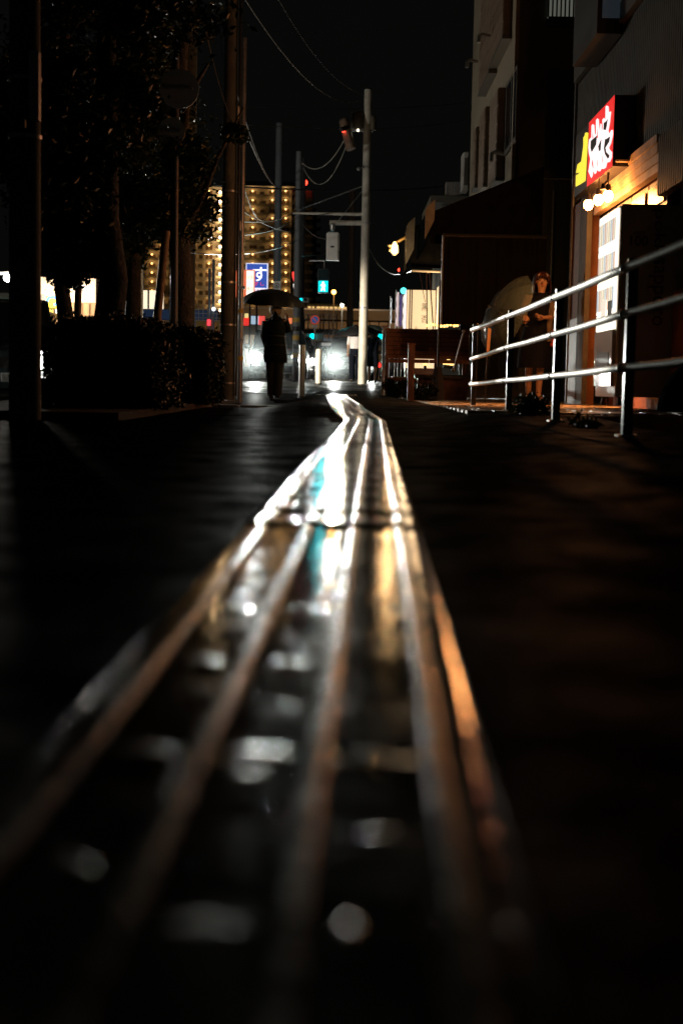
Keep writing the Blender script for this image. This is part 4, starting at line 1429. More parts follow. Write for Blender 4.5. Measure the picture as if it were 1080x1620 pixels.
bush(614, 22.8, .10, .18, m_yellowleaf, 700, 'yellow green plant beside the white post foot')
bush(630, 21.2, .22, .22, m_hedge, 2200, 'round dark shrub under the left end of the timber screen')
bush(665, 19.0, .25, .16, m_hedge, 1800, 'low dark shrub behind the short dark red post')
bush(842, 10.4, .17, .09, m_weed, 1600, 'weed clump at the foot of the railing below the woman', .022, 'weed_clump')
bush(930, 8.4, .12, .035, m_weed, 300, 'flat weed patch between the near railing posts', .018, 'weed_clump')

# ------------------------------------------------------------------ background: tall apartment block
D = 468.0
def PB(px, py, d=D): return W(px, py, d)
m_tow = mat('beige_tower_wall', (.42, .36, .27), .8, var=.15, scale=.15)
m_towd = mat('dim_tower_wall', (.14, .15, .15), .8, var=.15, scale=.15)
m_slab = mat('pale_balcony_front', (.36, .31, .22), .7)
zg = 1.0
tw = thing('apartment_tower', (PB(340, 500).x, D, zg), 'wide apartment block with rows of amber corridor lamps behind the tree', 'building')
for nm, (x0, x1, y1_) in (('main_wing', (384, 462, 292)), ('left_wing', (222, 357, 296))):
    a, c = PB(x0, 500), PB(x1, y1_)
    MB().box(a.x, c.x, D, D + 20, zg, c.z).build(nm, m_tow, tw)
a, c = PB(384, 296), PB(463, 290)
MB().box(a.x - 1.5, c.x + 4, D - 3.2, D - .4, a.z, c.z).build('roof_canopy', mat('roof_grey', (.42, .42, .40), .5), tw)
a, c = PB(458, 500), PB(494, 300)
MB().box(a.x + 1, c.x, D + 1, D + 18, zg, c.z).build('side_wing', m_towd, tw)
m_doord = mat('brown_door', (.10, .05, .02), .6)
m_towlamp = glow('corridor_lamp', (1, .55, .17), 5)
m_towlampw = glow('corridor_lamp_pale', (1, .72, .38), 14)
cols_main = [400, 431, 452]
cols_left = [241, 256, 305, 331]
door_me = None
slab_src = {}
def inst(src, loc, parent):
    o = src.copy(); C.objects.link(o); o.parent = parent; o.location = V(loc)
    return o
door_src = MB().box(-1.0, -.0, -.06, 0, 0, 1.75).build('door', m_doord, tw); door_src.location = (0, 60, 0)
win_src = MB().box(-1.1, -.0, -.04, 0, 0, 1.1).build('window', mat('tower_window', (.12, .10, .07), .3), tw); win_src.location = (0, 60, 0)
lamp_src = MB().ball((0, 0, 0), .27, .2, .27, n=8, m=5).build('corridor_lamp', m_towlamp, tw); lamp_src.location = (0, 60, 0)
lampw_src = MB().ball((0, 0, 0), .45, .3, .45, n=8, m=5).build('corridor_lamp', m_towlampw, tw); lampw_src.location = (0, 60, 0)
for k in range(14):
    py = 304.5 + 14.3 * k
    z = PB(400, py).z
    for (x0, x1) in ((384, 458), (226, 340), (342, 356)):
        a, c = PB(x0, py + 5), PB(x1, py + 2)
        MB().box(a.x, c.x, D - 1.5, D - 1.35, a.z - .35, a.z + .28).build('balcony_front', m_slab, tw)
        MB().box(a.x, c.x, D - 1.34, D - .01, a.z - .55, a.z - .36).build('floor_slab', m_slab, tw)
    for px in cols_main + cols_left:
        q = PB(px, py)
        inst(door_src, (q.x - .12, D - .01, q.z - 1.3), tw)
        inst(door_src, (q.x + 1.12, D - .01, q.z - 1.3), tw)
        inst(win_src, (q.x - 2.2 - .4 * ((k + int(px)) % 2), D - .01, q.z - .9), tw)
        inst(win_src, (q.x + 3.3, D - .01, q.z - .9), tw)
        if random.random() < .13: continue
        inst(lamp_src, (q.x + .0, D - .8, q.z + .35), tw)
        if px != 431 or True:
            lamp('POINT', 'corridor_light', (q.x, D - 1.7, q.z + .6), random.uniform(38, 75), (1, .56, .20), .25)
    q = PB(349, py + 1)
    inst(lampw_src, (q.x, D - 1.8, q.z), tw)
    lamp('POINT', 'corridor_light', (q.x, D - 2.4, q.z), 450, (1, .66, .32), .3)
for o_ in (win_src, door_src, lamp_src, lampw_src):
    bpy.data.objects.remove(o_)
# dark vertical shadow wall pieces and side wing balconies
for k in range(13):
    a, c = PB(465, 318 + 14.3 * k), PB(495, 313 + 14.3 * k)
    MB().box(a.x, c.x, D - .9, D + .9, a.z, c.z - .2).build('side_balcony', m_slab, tw)
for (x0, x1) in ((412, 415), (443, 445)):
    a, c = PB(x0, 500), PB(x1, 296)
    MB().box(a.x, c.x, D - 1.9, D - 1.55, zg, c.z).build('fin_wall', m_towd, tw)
q = PB(481.5, 289)
o = MB().ball(q, 1.0).build('aircraft_beacon', m_red, org=q, smooth=True); tag(o, 'red aircraft warning light above the side wing of the block', 'lamp')
# a second, dim tower behind
dt = thing('dim_tower', (PB(505, 500, 700).x, 700, 1.5), 'unlit grey tower behind the pedestrian signal', 'building')
a, c = PB(484, 500, 700), PB(500, 330, 700)
MB().box(a.x, c.x, 700, 720, 1.5, c.z).build('wall', m_towd, dt)
for k in range(11):
    a, c = PB(488, 352 + 13 * k, 700), PB(507, 347 + 13 * k, 700)
    MB().box(a.x, c.x, 697.5, 699.9, a.z, c.z).build('balcony_front', m_towd, dt)

# ------------------------------------------------------------------ background: elevated road and its fences
D2 = 130.0
ov = thing('elevated_road', (W(540, 500, D2).x, D2, .9), 'elevated road with pale parapet panels across the end of the street', 'bridge')
m_deck = mat('bridge_concrete', (.26, .24, .20), .8, var=.2, scale=.4)
m_parapet = mat('pale_parapet', (.42, .38, .31), .7, var=.2, scale=.5)
xl, xr = W(380, 500, D2).x, W(760, 500, D2).x
def band(y1_, y0_, dd, dep, m_, nm, x0=xl, x1=xr):
    return MB().box(x0, x1, D2 + dd, D2 + dd + dep, W(540, y0_, D2).z, W(540, y1_, D2).z).build(nm, m_, ov)
band(491, 506, 0, 6, m_deck, 'upper_deck')
band(488.5, 490.8, -.1, .2, m_steel, 'guard_rail')
xs = [xl + (xr - xl) * k / 26 for k in range(27)]
for k in range(26):
    band(509, 522, -.4, .25, m_parapet, 'parapet_panel', xs[k] + .04, xs[k + 1] - .04)
band(530, 540, -.2, 5, m_deck, 'lower_beam')
for px in (395, 470, 610, 690):
    x = W(px, 540, D2).x
    MB().box(x - .6, x + .6, D2 + 1, D2 + 3, .8, W(540, 541, D2).z).build('pier', m_deck, ov)
# lit strip of windows on the deck (a train or hall)
tr = thing('lit_hall', (W(515, 488, D2 + 20).x, D2 + 20, 6.0), 'low hall with a golden row of windows above the elevated road', 'building')
a, c = W(484, 492, D2 + 20), W(546, 481, D2 + 20)
MB().box(a.x, c.x, D2 + 20, D2 + 26, a.z, c.z).build('wall', m_deck, tr)
for k in range(9):
    x0 = a.x + .2 + k * (c.x - a.x) / 9
    MB().box(x0, x0 + (c.x - a.x) / 9 * random.uniform(.4, .85), D2 + 19.9, D2 + 19.98, a.z + .12, a.z + .48).build('window', glow('gold_window', (1, .62, .22), random.choice([1.0])), tr)
# light fence grid on the lower level
fg = thing('mesh_gate', (W(515, 540, 100).x, 100, .8), 'tall pale mesh fence standing below the elevated road', 'fence')
for px in (480, 487, 506, 511, 520, 532):
    MB().tube([V((W(px, 540, 100).x, 100, .8)), V((W(px, 540, 100).x, 100, W(px, 497, 100).z))], .045, 6).build('post', m_steel, fg)
for py in (498, 504, 510, 520):
    MB().box(W(479, py, 100).x, W(533, py, 100).x, 99.97, 100.03, W(500, py, 100).z - .03, W(500, py, 100).z + .03).build('wire_rail', m_steel, fg)
# lamps far away
for i, (px, py, d, r_, col, st, lab) in enumerate(((528, 462, 122, .2, (1, .40, .08), 9, 'orange street lamp below the pedestrian signal'), (541, 483, 118, .15, (1, .85, .6), 8, 'white street lamp right of the golden windows'))):
    q = W(px, py, d)
    t = thing('street_lamp', (q.x, d, 1.0), lab, 'street lamp')
    MB().tube([V((q.x, d, 1.0)), q + V((0, .1, 0))], .05, 6).build('post', m_darksteel, t)
    MB().ball(q, r_).build('lamp_head', glow('street_lamp_%s' % ('orange', 'white')[i], col, st), t, smooth=True)
    lamp('POINT', 'street_lamp_light', q + V((0, -.8, 0)), 700, col, .2)
# traffic signals on the crossing street beyond
for i, (px, py, d, w_, lab) in enumerate(((497, 532, 85, .55, 'far vehicle signal glowing teal left of the bright headlight'), (605, 532, 85, .3, 'small teal light beside the white post'))):
    q = W(px, py, d)
    t = thing('far_traffic_signal', (q.x, d, .8), lab, 'traffic light')
    MB().bev(q.x - w_, q.x + w_, d, d + .2, q.z - .2, q.z + .2, .05).build('housing', mat('signal_box', (.3, .3, .28), .5), t)
    MB().ball((q.x - .1, d - .05, q.z), .15).build('teal_lens', glow('teal_far', (0, .75, .75), 5), t, smooth=True)
    MB().tube([V((q.x, d + .1, .8)), V((q.x, d + .1, q.z - .2))], .05, 6).build('post', m_steel, t)
q = W(475, 474, 50)
t = thing('side_signal', (q.x, 50, q.z), 'grey signal head behind the umbrella rim with a teal edge', 'traffic light')
MB().bev(q.x, q.x + .32, 50, 50.2, q.z - .08, q.z + .08, .03).build('housing', MATS['signal_box'], t)
MB().ball((q.x + .02, 49.97, q.z), .055).build('teal_lens', MATS['signal_teal'], t, smooth=True)
MB().ball((q.x + .16, 49.97, q.z), .05).build('dark_lens', m_black, t, smooth=True)
MB().tube([V((q.x, 50.1, q.z)), W(470, 474, 50) + V((0, .1, 0))], .02, 6).build('arm', m_steel, t)
q0, q1 = W(508, 549, 62), W(528, 541, 62)
t = thing('direction_board', (q0.x, 62, q0.z), 'small pale direction board above the brightest headlight', 'sign')
MB().bev(q0.x, q1.x, 62, 62.08, q0.z + .06, q1.z - .04, .01).build('panel', mat('board_white', (.7, .7, .68), .5, emit=.25, ecol=(.9, .85, .8)), t)
text_mesh('R1A', 'lettering', mat('blue_print', (.1, .3, .6), .5, emit=.2, ecol=(.3, .6, .9)), t, ((q0.x + q1.x) / 2, 61.99, q1.z + .1), (1, 0, 0), (0, 0, 1), .14)
MB().tube([V(((q0.x + q1.x) / 2, 62.05, .5)), V(((q0.x + q1.x) / 2, 62.05, q0.z + .06))], .03, 6).build('post', m_steel, t)

# ------------------------------------------------------------------ background left: shops
D3 = 75.0
a, c = W(58, 515, D3), W(152, 440, D3)
cs = thing('cream_shop', (a.x, D3, .2), 'floodlit cream shop front seen between the big pole and the trees', 'building')
MB().box(a.x, c.x, D3, D3 + 8, -.2, c.z).build('wall', mat('cream_render', (.62, .42, .26), .8, emit=.0), cs)
MB().box(a.x, c.x, D3 - .08, D3 - .01, W(0, 476, D3).z, c.z).build('lit_fascia', glow('fascia_light', (1, .80, .55), 1.0), cs)
MB().box(a.x + .3, c.x - .3, D3 - .05, D3 - .01, .2, W(0, 505, D3).z).build('shop_window', glow('shop_window_light', (1, .62, .35), .55), cs)
for k in range(9):
    x = a.x + (c.x - a.x) * k / 8.01
    MB().box(x, x + .08, D3 - .12, D3 - .052, .2, W(0, 477, D3).z).build('mullion', mat('beige_mullion', (.4, .28, .18), .6), cs)
q0, q1 = W(73, 487, D3 - 1), W(97, 469, D3 - 1)
ss = thing('shop_pylon', (q0.x, D3 - 1, 0), 'yellow sign with a blue curl beside the cream shop front', 'sign')
MB().bev(q0.x, q1.x, D3 - 1, D3 - .8, q0.z, q1.z, .02).build('yellow_face', glow('lime_light', (.60, .62, .03), .9), ss)
x0, zc_ = (q0.x + q1.x) / 2 + .15, (q0.z + q1.z) / 2
b = MB()
pts_ = [V((x0 - .2 + .26 * math.cos(a_), D3 - 1.02, zc_ + .05 + .22 * math.sin(a_))) for a_ in [R(v) for v in range(-70, 190, 20)]] + [V((x0 - .52, D3 - 1.02, zc_ - .28))]
b.tube(pts_, .07, 6)
b.build('blue_curl', glow('blue_curl_light', (.05, .25, .8), 1.0), ss)
q0b, q1b = W(74, 495, D3 - 1), W(88, 489, D3 - 1)
MB().box(q0b.x, q1b.x, D3 - 1.0, D3 - .9, q0b.z, q1b.z).build('black_strip', m_black, ss)
text_mesh('FFC', 'lettering', glow('yellow_text', (1, .8, .1), .9), ss, ((q0b.x + q1b.x) / 2, D3 - 1.01, (q0b.z + q1b.z) / 2), (1, 0, 0), (0, 0, 1), .13)
MB().box(q1b.x + .02, q1b.x + .34, D3 - 1.0, D3 - .9, q0b.z, q1b.z).build('white_patch', glow('white_patch_light', (.95, .95, 1), 1.3), ss)
MB().box(q0.x - .3, q0.x - .12, D3 - 1, D3 - .85, 0, q1.z + .1).build('post', m_steel, ss)
q0, q1 = W(128, 476, D3 - .3), W(149, 450, D3 - .3)
t = thing('white_notice', (q0.x, D3 - .3, q0.z), 'white board of red characters on the cream shop wall', 'sign')
MB().box(q0.x, q1.x, D3 - .3, D3 - .2, q0.z, q1.z).build('panel', glow('notice_light', (1, .9, .82), 1.2), t)
text_mesh('営業中', 'characters', mat('faded_red', (.5, .12, .08), .5, emit=.3, ecol=(1, .3, .2)), t, (q1.x - .16, D3 - .31, (q0.z + q1.z) / 2), (1, 0, 0), (0, 0, 1), .12)
lamp('AREA', 'shop_flood', (W(105, 500, D3).x, D3 - 2.5, 4.6), 300, (1, .75, .5), 2, (W(105, 500, D3).x, D3, 1.5))

# second row: lit window and red banner between poles
D4 = 60.0
a, c = W(218, 534, D4), W(262, 452, D4)
t = thing('corner_shop', (a.x, D4, 0), 'corner shop with tall cream lit panels, blue band and red banner', 'building')
MB().box(a.x, c.x + 2.2, D4, D4 + 6, 0, W(0, 484, D4).z).build('wall', m_plaster2, t)
MB().box(a.x, c.x - .2, D4 - .06, D4 + 1, W(0, 484, D4).z + .002, W(0, 455, D4).z).build('lit_panel', glow('panel_cream_light', (1, .85, .60), 1.15), t)
for px in (224, 234):
    MB().box(W(px, 480, D4).x, W(px, 480, D4).x + .07, D4 - .1, D4 - .062, W(0, 484, D4).z, W(0, 454, D4).z).build('divider', m_plaster2, t)
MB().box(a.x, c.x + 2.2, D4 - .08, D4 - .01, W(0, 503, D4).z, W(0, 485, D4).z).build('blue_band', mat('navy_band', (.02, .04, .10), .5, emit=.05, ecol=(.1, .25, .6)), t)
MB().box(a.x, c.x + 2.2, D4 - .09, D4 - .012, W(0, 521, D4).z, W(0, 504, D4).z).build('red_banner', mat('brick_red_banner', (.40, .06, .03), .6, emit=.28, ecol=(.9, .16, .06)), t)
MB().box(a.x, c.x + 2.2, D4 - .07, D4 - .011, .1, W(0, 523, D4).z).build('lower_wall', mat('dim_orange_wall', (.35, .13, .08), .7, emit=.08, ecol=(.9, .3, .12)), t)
text_mesh('SALE OPEN', 'lettering', m_plaster, t, (W(236, 512, D4).x, D4 - .1, W(0, 512, D4).z), (1, 0, 0), (0, 0, 1), .22)
# mustard hoarding and blue mesh fence
D5 = 50.0
a, c = W(309, 542, D5), W(357, 508, D5)
t = thing('mustard_hoarding', (a.x, D5, .2), 'flat mustard hoarding panels left of the paired street poles', 'fence')
m_must = mat('mustard_panel', (.42, .28, .06), .6, var=.1, scale=2)
for k in range(3):
    x0 = a.x + (c.x - a.x) * k / 3
    MB().box(x0 + .01, x0 + (c.x - a.x) / 3 - .01, D5, D5 + .05, .1, c.z).build('hoarding_panel', m_must, t)
MB().box(W(300, 530, D5).x, a.x - .01, D5 + .3, D5 + .35, .8, W(0, 521, D5).z).build('white_panel', m_white, t)
a, c = W(300, 508, 52), W(357, 486, 52)
t2_ = thing('mesh_fence', (a.x, 52, .2), 'white grid mesh fence standing above the mustard hoarding', 'fence')
for k in range(9):
    x = a.x + (c.x - a.x) * k / 8
    MB().box(x - .012, x + .012, 52, 52.02, .3, c.z).build('upright', m_whitepole, t2_)
for py in (490, 496, 503, 507):
    MB().box(a.x, c.x, 51.98, 51.998, W(330, py, 52).z - .012, W(330, py, 52).z + .012).build('cross_wire', m_whitepole, t2_)
MB().box(W(298, 500, 52).x, W(310, 500, 52).x, 52.1, 52.15, .3, W(0, 487, 52).z).build('blue_sheet', mat('blue_sheet', (.04, .10, .22), .6, emit=.05, ecol=(.1, .3, .6)), t2_)
for i, (px, yt_) in enumerate(((331, 425), (337, 410))):
    q = W(px, 500, 46)
    t = thing('thin_post', (q.x, 46, .1), ['thin post carrying the small red light', 'taller dark post just right of the small red light'][i], 'pole')
    MB().tube([V((q.x, 46, .1)), V((q.x, 46, W(px, yt_, 46).z))], .045, 8).build('shaft', m_bluepole, t)
    if i == 0:
        MB().bev(q.x - .06, q.x + .06, 45.88, 45.95, W(0, 509, 46).z, W(0, 499, 46).z, .02).build('red_light', glow('dim_red', (1, .06, .08), 1.2), t)
    else:
        MB().ball(W(338, 489, 45.9), .06).build('white_lamp', glow('cool_white', (.9, .95, 1), 3), t, smooth=True)
# lamps at the far left
q = W(14, 440, 30)
t = thing('street_lamp', (q.x - .4, 30, -.1), 'bright white street lamp at the far left edge', 'street lamp')
MB().tube([V((q.x - .4, 30, -.1)), V((q.x - .4, 30, q.z + .1)), q + V((0, 0, .1))], .05, 8).build('post', m_steel, t)
MB().ball(q, .11, .11, .08).build('lamp_head', glow('street_lamp_cool', (.95, 1, .98), 16), t, smooth=True)
lamp('POINT', 'street_lamp_light', q + V((.1, -.2, -.15)), 800, (1, .93, .80), .12)
lamp('SPOT', 'street_lamp_throw', q + V((.3, 0, -.12)), 8500, (1, .96, .86), .12, (1.6, 8.0, .6), 15, .6)  # extra narrow spot at the lamp head, added to brighten the rails
lamp('SPOT', 'street_lamp_throw', q + V((.3, 0, -.1)), 10000, (1, .86, .66), .12, (xp, 38, 1.3), 26, .8)  # extra spot at the lamp head, added to brighten the signal pole
# things on the far left road: dark parked van and a lit booth
q0, q1 = W(-12, 520, 40), W(16, 462, 40)
t = thing('lit_booth', (q0.x, 40, -.1), 'narrow booth with teal and white light strip at the left edge', 'kiosk')
MB().bev(q0.x, q1.x, 40.2, 41, -.1, W(0, 462, 40).z, .03).build('wall', m_plaster2, t)
MB().box(q0.x, q1.x - .02, 40.14, 40.19, W(0, 480, 40).z, W(0, 476, 40).z).build('teal_strip', glow('teal_strip_light', (.1, .8, .65), 1.2), t)
MB().box(q0.x, q1.x - .02, 40.14, 40.19, W(0, 488, 40).z, W(0, 481, 40).z).build('white_strip', glow('white_strip_light', (1, .95, .9), 1.3), t)
car('parked_van', (W(-20, 560, 26).x, 28, -.12), R(12), 'dark van cut by the left edge of the picture', p_dark, h=1.9, van=True)
q = W(13.5, 545, 24)
# signs by the crossing: lit red/white columns and the blue board
D6 = 48.0
for i, (px0, px1, pt, pb) in enumerate(((371, 374, 428, 470), (375.5, 387, 427, 480), (388, 403, 427, 474))):
    a, c = W(px0, pb, D6), W(px1, pt, D6)
    t = thing('vertical_lit_sign', (a.x, D6, a.z), ['thinnest orange white sign strip touching the paired poles', 'middle glowing white sign column with orange border', 'widest glowing white sign column, in front of the blue board'][i], 'sign', 'vertical lit sign columns')
    MB().box(a.x, c.x, D6, D6 + .2, a.z, c.z).build('casing', mat('orange_border', (.6, .1, .04), .5, emit=.8, ecol=(1, .22, .08)), t)
    MB().box(a.x + .03, c.x - .03, D6 - .012, D6 - .003, a.z + .03, c.z - .03).build('lit_face', glow('hot_white', (1, .84, .70), 1.5), t)
    if i:
        text_mesh(['', 'ゆめ', '大阪'][i], 'characters', MATS['orange_border'], t, ((a.x + c.x) / 2, D6 - .013, c.z - .25), (1, 0, 0), (0, 0, 1), .14, width=(c.x - a.x) * .7)
        text_mesh(['', 'の里', '屋台'][i], 'characters', MATS['orange_border'], t, ((a.x + c.x) / 2, D6 - .013, c.z - .62), (1, 0, 0), (0, 0, 1), .14, width=(c.x - a.x) * .7)
    MB().tube([V(((a.x + c.x) / 2, D6 + .1, .3)), V(((a.x + c.x) / 2, D6 + .1, a.z))], .03, 6).build('post', m_darksteel, t)
a, c = W(390, 455, D6 + 1), W(422.5, 418, D6 + 1)
t = thing('blue_sign_board', (a.x, D6 + 1, a.z), 'blue illuminated board with a large white character', 'sign')
MB().box(a.x - .03, c.x + .03, D6 + 1, D6 + 1.2, a.z - .03, c.z + .03).build('white_frame', glow('frame_white', (.8, .85, 1), .9), t)
MB().box(a.x, c.x, D6 + .985, D6 + .997, a.z, c.z).build('blue_face', glow('blue_light', (.03, .09, .45), .9), t)
q = W(411, 434, D6 + 1)
text_mesh('す', 'white_character', glow('char_white', (1, 1, 1), 1.4), t, (q.x, D6 + .98, q.z), (1, 0, 0), (0, 0, 1), .48, bold=.012)
q = W(410, 449, D6 + 1)
text_mesh('すし', 'red_script', glow('char_red', (1, .05, .08), .8), t, (q.x, D6 + .98, q.z), (1, 0, 0), (0, 0, 1), .12, width=.34)
q = W(411, 459, D6 + 1)
text_mesh('営業中', 'white_letters', glow('char_pale', (.9, .8, 1), 1.3), t, (q.x, D6 + .98, q.z), (1, 0, 0), (0, 0, 1), .12, bold=.03)
MB().tube([V(((a.x + c.x) / 2, D6 + 1.25, .3)), V(((a.x + c.x) / 2, D6 + 1.25, a.z))], .04, 6).build('post', m_darksteel, t)
# red and white fronts beneath the umbrella rim
for i, (px0, px1, pt, pb, col, lab) in enumerate(((385, 396, 503, 515, (1, .04, .03), 'red lit shop sign under the left umbrella rim'), (397, 410, 500, 513, (.4, .55, .7), 'pale blue lit poster between the red lit signs'),
                                                  (409, 419, 500, 514, (1, .10, .08), 'red lit sign closest to the walker shoulder'), (387, 393, 496, 503, (1, .8, .3), 'yellow lit sign above the red one'), (456, 462, 503, 512, (1, .25, .1), 'orange lit sign right of the walker'))):
    a, c = W(px0, pb, 72), W(px1, pt, 72)
    t = thing('small_lit_sign', (a.x, 72, a.z), lab, 'sign')
    MB().box(a.x - .02, c.x + .02, 72, 72.15, a.z - .02, c.z + .02).build('casing', m_black, t)
    MB().box(a.x, c.x, 71.98, 71.995, a.z, c.z).build('lit_face', glow('small_sign_%d' % i, col, .85), t)
a, c = W(378, 590, 76), W(470, 515, 76)
t = thing('street_shop', (a.x, 76, .5), 'low grey shop across the junction behind the walker', 'building')
MB().box(a.x - 3, c.x, 76, 80, .4, W(0, 498, 76).z).build('wall', m_deck, t)
for k in range(5):
    x0 = a.x + .3 + k * .62
    f = MB().box(x0, x0 + .5, 75.93, 75.99, 1.2, 2.9).build('window', glow('dim_window', (1, .8, .55), .12 if k != 2 else .121), t)
    MB().box(x0 + .22, x0 + .26, 75.9, 75.925, 1.2, 2.9).build('mullion', m_sidingd, f)
q0 = W(450, 475, 60)
t = thing('curved_red_sign', (W(463, 450, 56).x, 56, .5), 'tall sign with a red lit top behind the black umbrella', 'sign')
b = MB()
pt_ = [W(463.5, 430, 56), W(465, 437, 56), W(466, 446, 56)]
b.tube(pt_, [.04, .07, .03], 8)
b.build('red_tube', glow('red_tube_light', (1, .05, .04), 1.6), t, smooth=True)
MB().tube([W(465, 449, 56), W(467, 462, 56)], .04, 8).build('white_tube', glow('white_tube_light', (1, .95, .85), 1.4), t, smooth=True)
MB().box(W(466.5, 440, 56).x, W(474, 440, 56).x, 56.1, 56.2, .5, W(0, 432, 56).z).build('panel', m_bluepole, t)

# ------------------------------------------------------------------ overhead cables
def wire(p, q, sag, r_, label, n=14, m_=m_wire):
    pts = []
    for k in range(n + 1):
        a = k / n
        v = p.lerp(q, a)
        v.z -= sag * 4 * a * (1 - a)
        pts.append(v)
    o = MB().tube(pts, r_, 5).build('overhead_cable', m_, org=p, smooth=True)
    tag(o, label, 'cable', 'overhead cables')
    return o


m_wpale = mat('pale_cable', (.45, .43, .38), .35)
WS = [((382, -10, 21), (568, 160, 38), .5, .008, 'long cable from the top left to the signal pole head, lower strand'),
      ((430, -20, 30), (568, 148, 38), .35, .008, 'faint cable reaching the very top of the signal pole'),
      ((478, 258, 40), (546, 218, 38), .42, .013, 'upper of two pale drooping cables left of the red signal'),
      ((480, 266, 40), (549, 226, 38), .72, .013, 'lower of two pale drooping cables left of the red signal'),
      ((378, 197, 30), (735, 190, 60), .2, .008, 'level dark cable crossing the sky above the apartment block'),
      ((300, 290, 30), (760, 285, 70), .3, .02, 'level cable crossing just under the roof canopy height'),
      ((383, 47, 60), (740, 30, 60), .3, .012, 'highest faint cable across the dark sky'),
      ((340, 165, 50), (735, 163, 60), .2, .012, 'faint level cable touching the signal pole top'),
      ((378, 180, 20), (444, 300, 44), .25, .01, 'slanting cable from the concrete pole down to the blue grey pole'),
      ((366, 120, 20), (438, 296, 44), .3, .01, 'steeper slanting cable to the blue grey pole'),
      ((384, 292, 22), (430, 320, 44), .55, .012, 'pale looping cable hanging under the roof canopy'),
      ((378, 350, 20), (470, 332, 40), .12, .011, 'cable passing before the apartment rows to the striped pole'),
      ((378, 372, 20), (468, 345, 40), .10, .013, 'thick dark cable crossing the amber lamps'),
      ((378, 330, 20), (468, 365, 40), .12, .009, 'thin crossing cable behind the thick dark one'),
      ((300, 400, 19), (470, 380, 40), .15, .009, 'low cable across the left wing of the block'),
      ((475, 350, 40), (516, 378, 38), .12, .013, 'drooping cable into the white signal cabinet'),
      ((583, 392, 38), (652, 428, 25), .30, .012, 'cable from the signal pole down to the far awning'),
      ((476, 405, 40), (545, 395, 60), .05, .012, 'short level cable behind the white cabinet'),
      ((345, 20, 19), (378, 290, 19.5), .1, .006, 'thin cable running down beside the concrete pole'),
      ((322, 30, 18), (372, 200, 19), .15, .006, 'thin slack cable left of the concrete pole'),
      ((230, 243, 27), (272, 250, 27), .03, .010, 'short dim cable at the slim pale pole head'),
      ((700, 420, 24), (1080, 410, 24), .0, .004, 'faint line along the dark wall')]
for (a, c, sg_, r_, lab) in WS[:-1]:
    wire(W(*a), W(*c), sg_, r_, lab, m_=m_wpale if 'pale' in lab else m_wire)

# ------------------------------------------------------------------ mist added to imitate glare round the headlights
mist = bpy.data.materials.new('road_spray_mist'); mist.use_nodes = True
mn = mist.node_tree; mn.nodes.remove(mn.nodes['Principled BSDF'])
mv = mn.nodes.new('ShaderNodeVolumePrincipled')
mv.inputs['Color'].default_value = (.9, .98, 1, 1); mv.inputs['Density'].default_value = .022; mv.inputs['Anisotropy'].default_value = .45
mn.links.new(mv.outputs[0], mn.nodes['Material Output'].inputs['Volume'])
for h, lab in ((hA, 'glowing road spray round the headlight behind the walker'), (hB, 'glowing road spray round the brightest headlight')):
    o = MB().ball((h.x + .1, h.y - 1.5, h.z + .05), 1.25, 1.9, .95, n=28, m=18).build('road_spray', mist, org=h, smooth=True)
    tag(o, lab, kind='stuff')

# ------------------------------------------------------------------ people
m_skin = mat('skin', (.42, .25, .16), .5)
m_hair = mat('black_hair', (.012, .009, .008), .35)
m_navy = mat('dark_navy_cloth', (.006, .008, .014), .8, var=.2, scale=20, spec=.08)
m_jacket = mat('black_jacket_cloth', (.008, .011, .012), .6, var=.3, scale=15, bump=.004, bscale=14, spec=.08)
m_trouser = mat('grey_trouser_cloth', (.045, .045, .042), .8, var=.25, scale=12, bump=.006, bscale=9, spec=.08)
m_whitecloth = mat('white_cloth', (.62, .60, .62), .8, var=.08, bump=.004, bscale=16)
m_shoe = mat('dark_shoe', (.02, .018, .016), .4)


def skin_body(name, J, E, m, parent, levels=2):
    """one continuous figure grown over a skeleton: J name -> (x, y, z, radius)"""
    names = list(J)
    o0 = ORG[parent.name]
    me = bpy.data.meshes.new(name)
    me.from_pydata([tuple(V(J[k][:3])) for k in names], [(names.index(a), names.index(b)) for a, b in E], [])
    o = bpy.data.objects.new(name, me)
    C.objects.link(o)
    o.parent = parent
    me.materials.append(m)
    md = o.modifiers.new('skin', 'SKIN')
    md.use_smooth_shade = True
    md.branch_smoothing = .6
    for i, k in enumerate(names):
        me.skin_vertices[0].data[i].radius = (J[k][3], J[k][3] if len(J[k]) < 5 else J[k][4])
        me.skin_vertices[0].data[i].use_root = (k == 'pelvis')
    sb = o.modifiers.new('subdivision', 'SUBSURF')
    sb.levels = levels
    sb.render_levels = levels
    ORG[o.name] = o0
    return o


def hand(parent, wrist, direction, palm_n, m, side=1):
    """palm and five bent fingers, curling around what is held"""
    b = MB()
    d = V(direction).normalized(); n_ = V(palm_n).normalized(); s_ = d.cross(n_).normalized() * side
    w = V(wrist)
    b.tube([w, w + d * .03, w + d * .075, w + d * .088], [.022, .034, .036, .026], 8)
    for k, (ln, off) in enumerate(((.062, -.028), (.072, -.009), (.068, .010), (.052, .028))):
        p0 = w + d * .078 + s_ * off
        p1 = p0 + d * ln * .40 + n_ * .010
        p2 = p1 + d * ln * .10 + n_ * ln * .40
        p3 = p2 - d * ln * .25 + n_ * ln * .12
        b.tube([p0, p1, p2, p3], [.0095, .009, .0085, .007], 7)
    t0 = w + d * .028 - s_ * .028
    b.tube([t0, t0 - s_ * .022 + d * .022 + n_ * .008, t0 - s_ * .014 + d * .042 + n_ * .030], [.012, .011, .008], 7)
    return b.build('hand', m, parent, smooth=True)


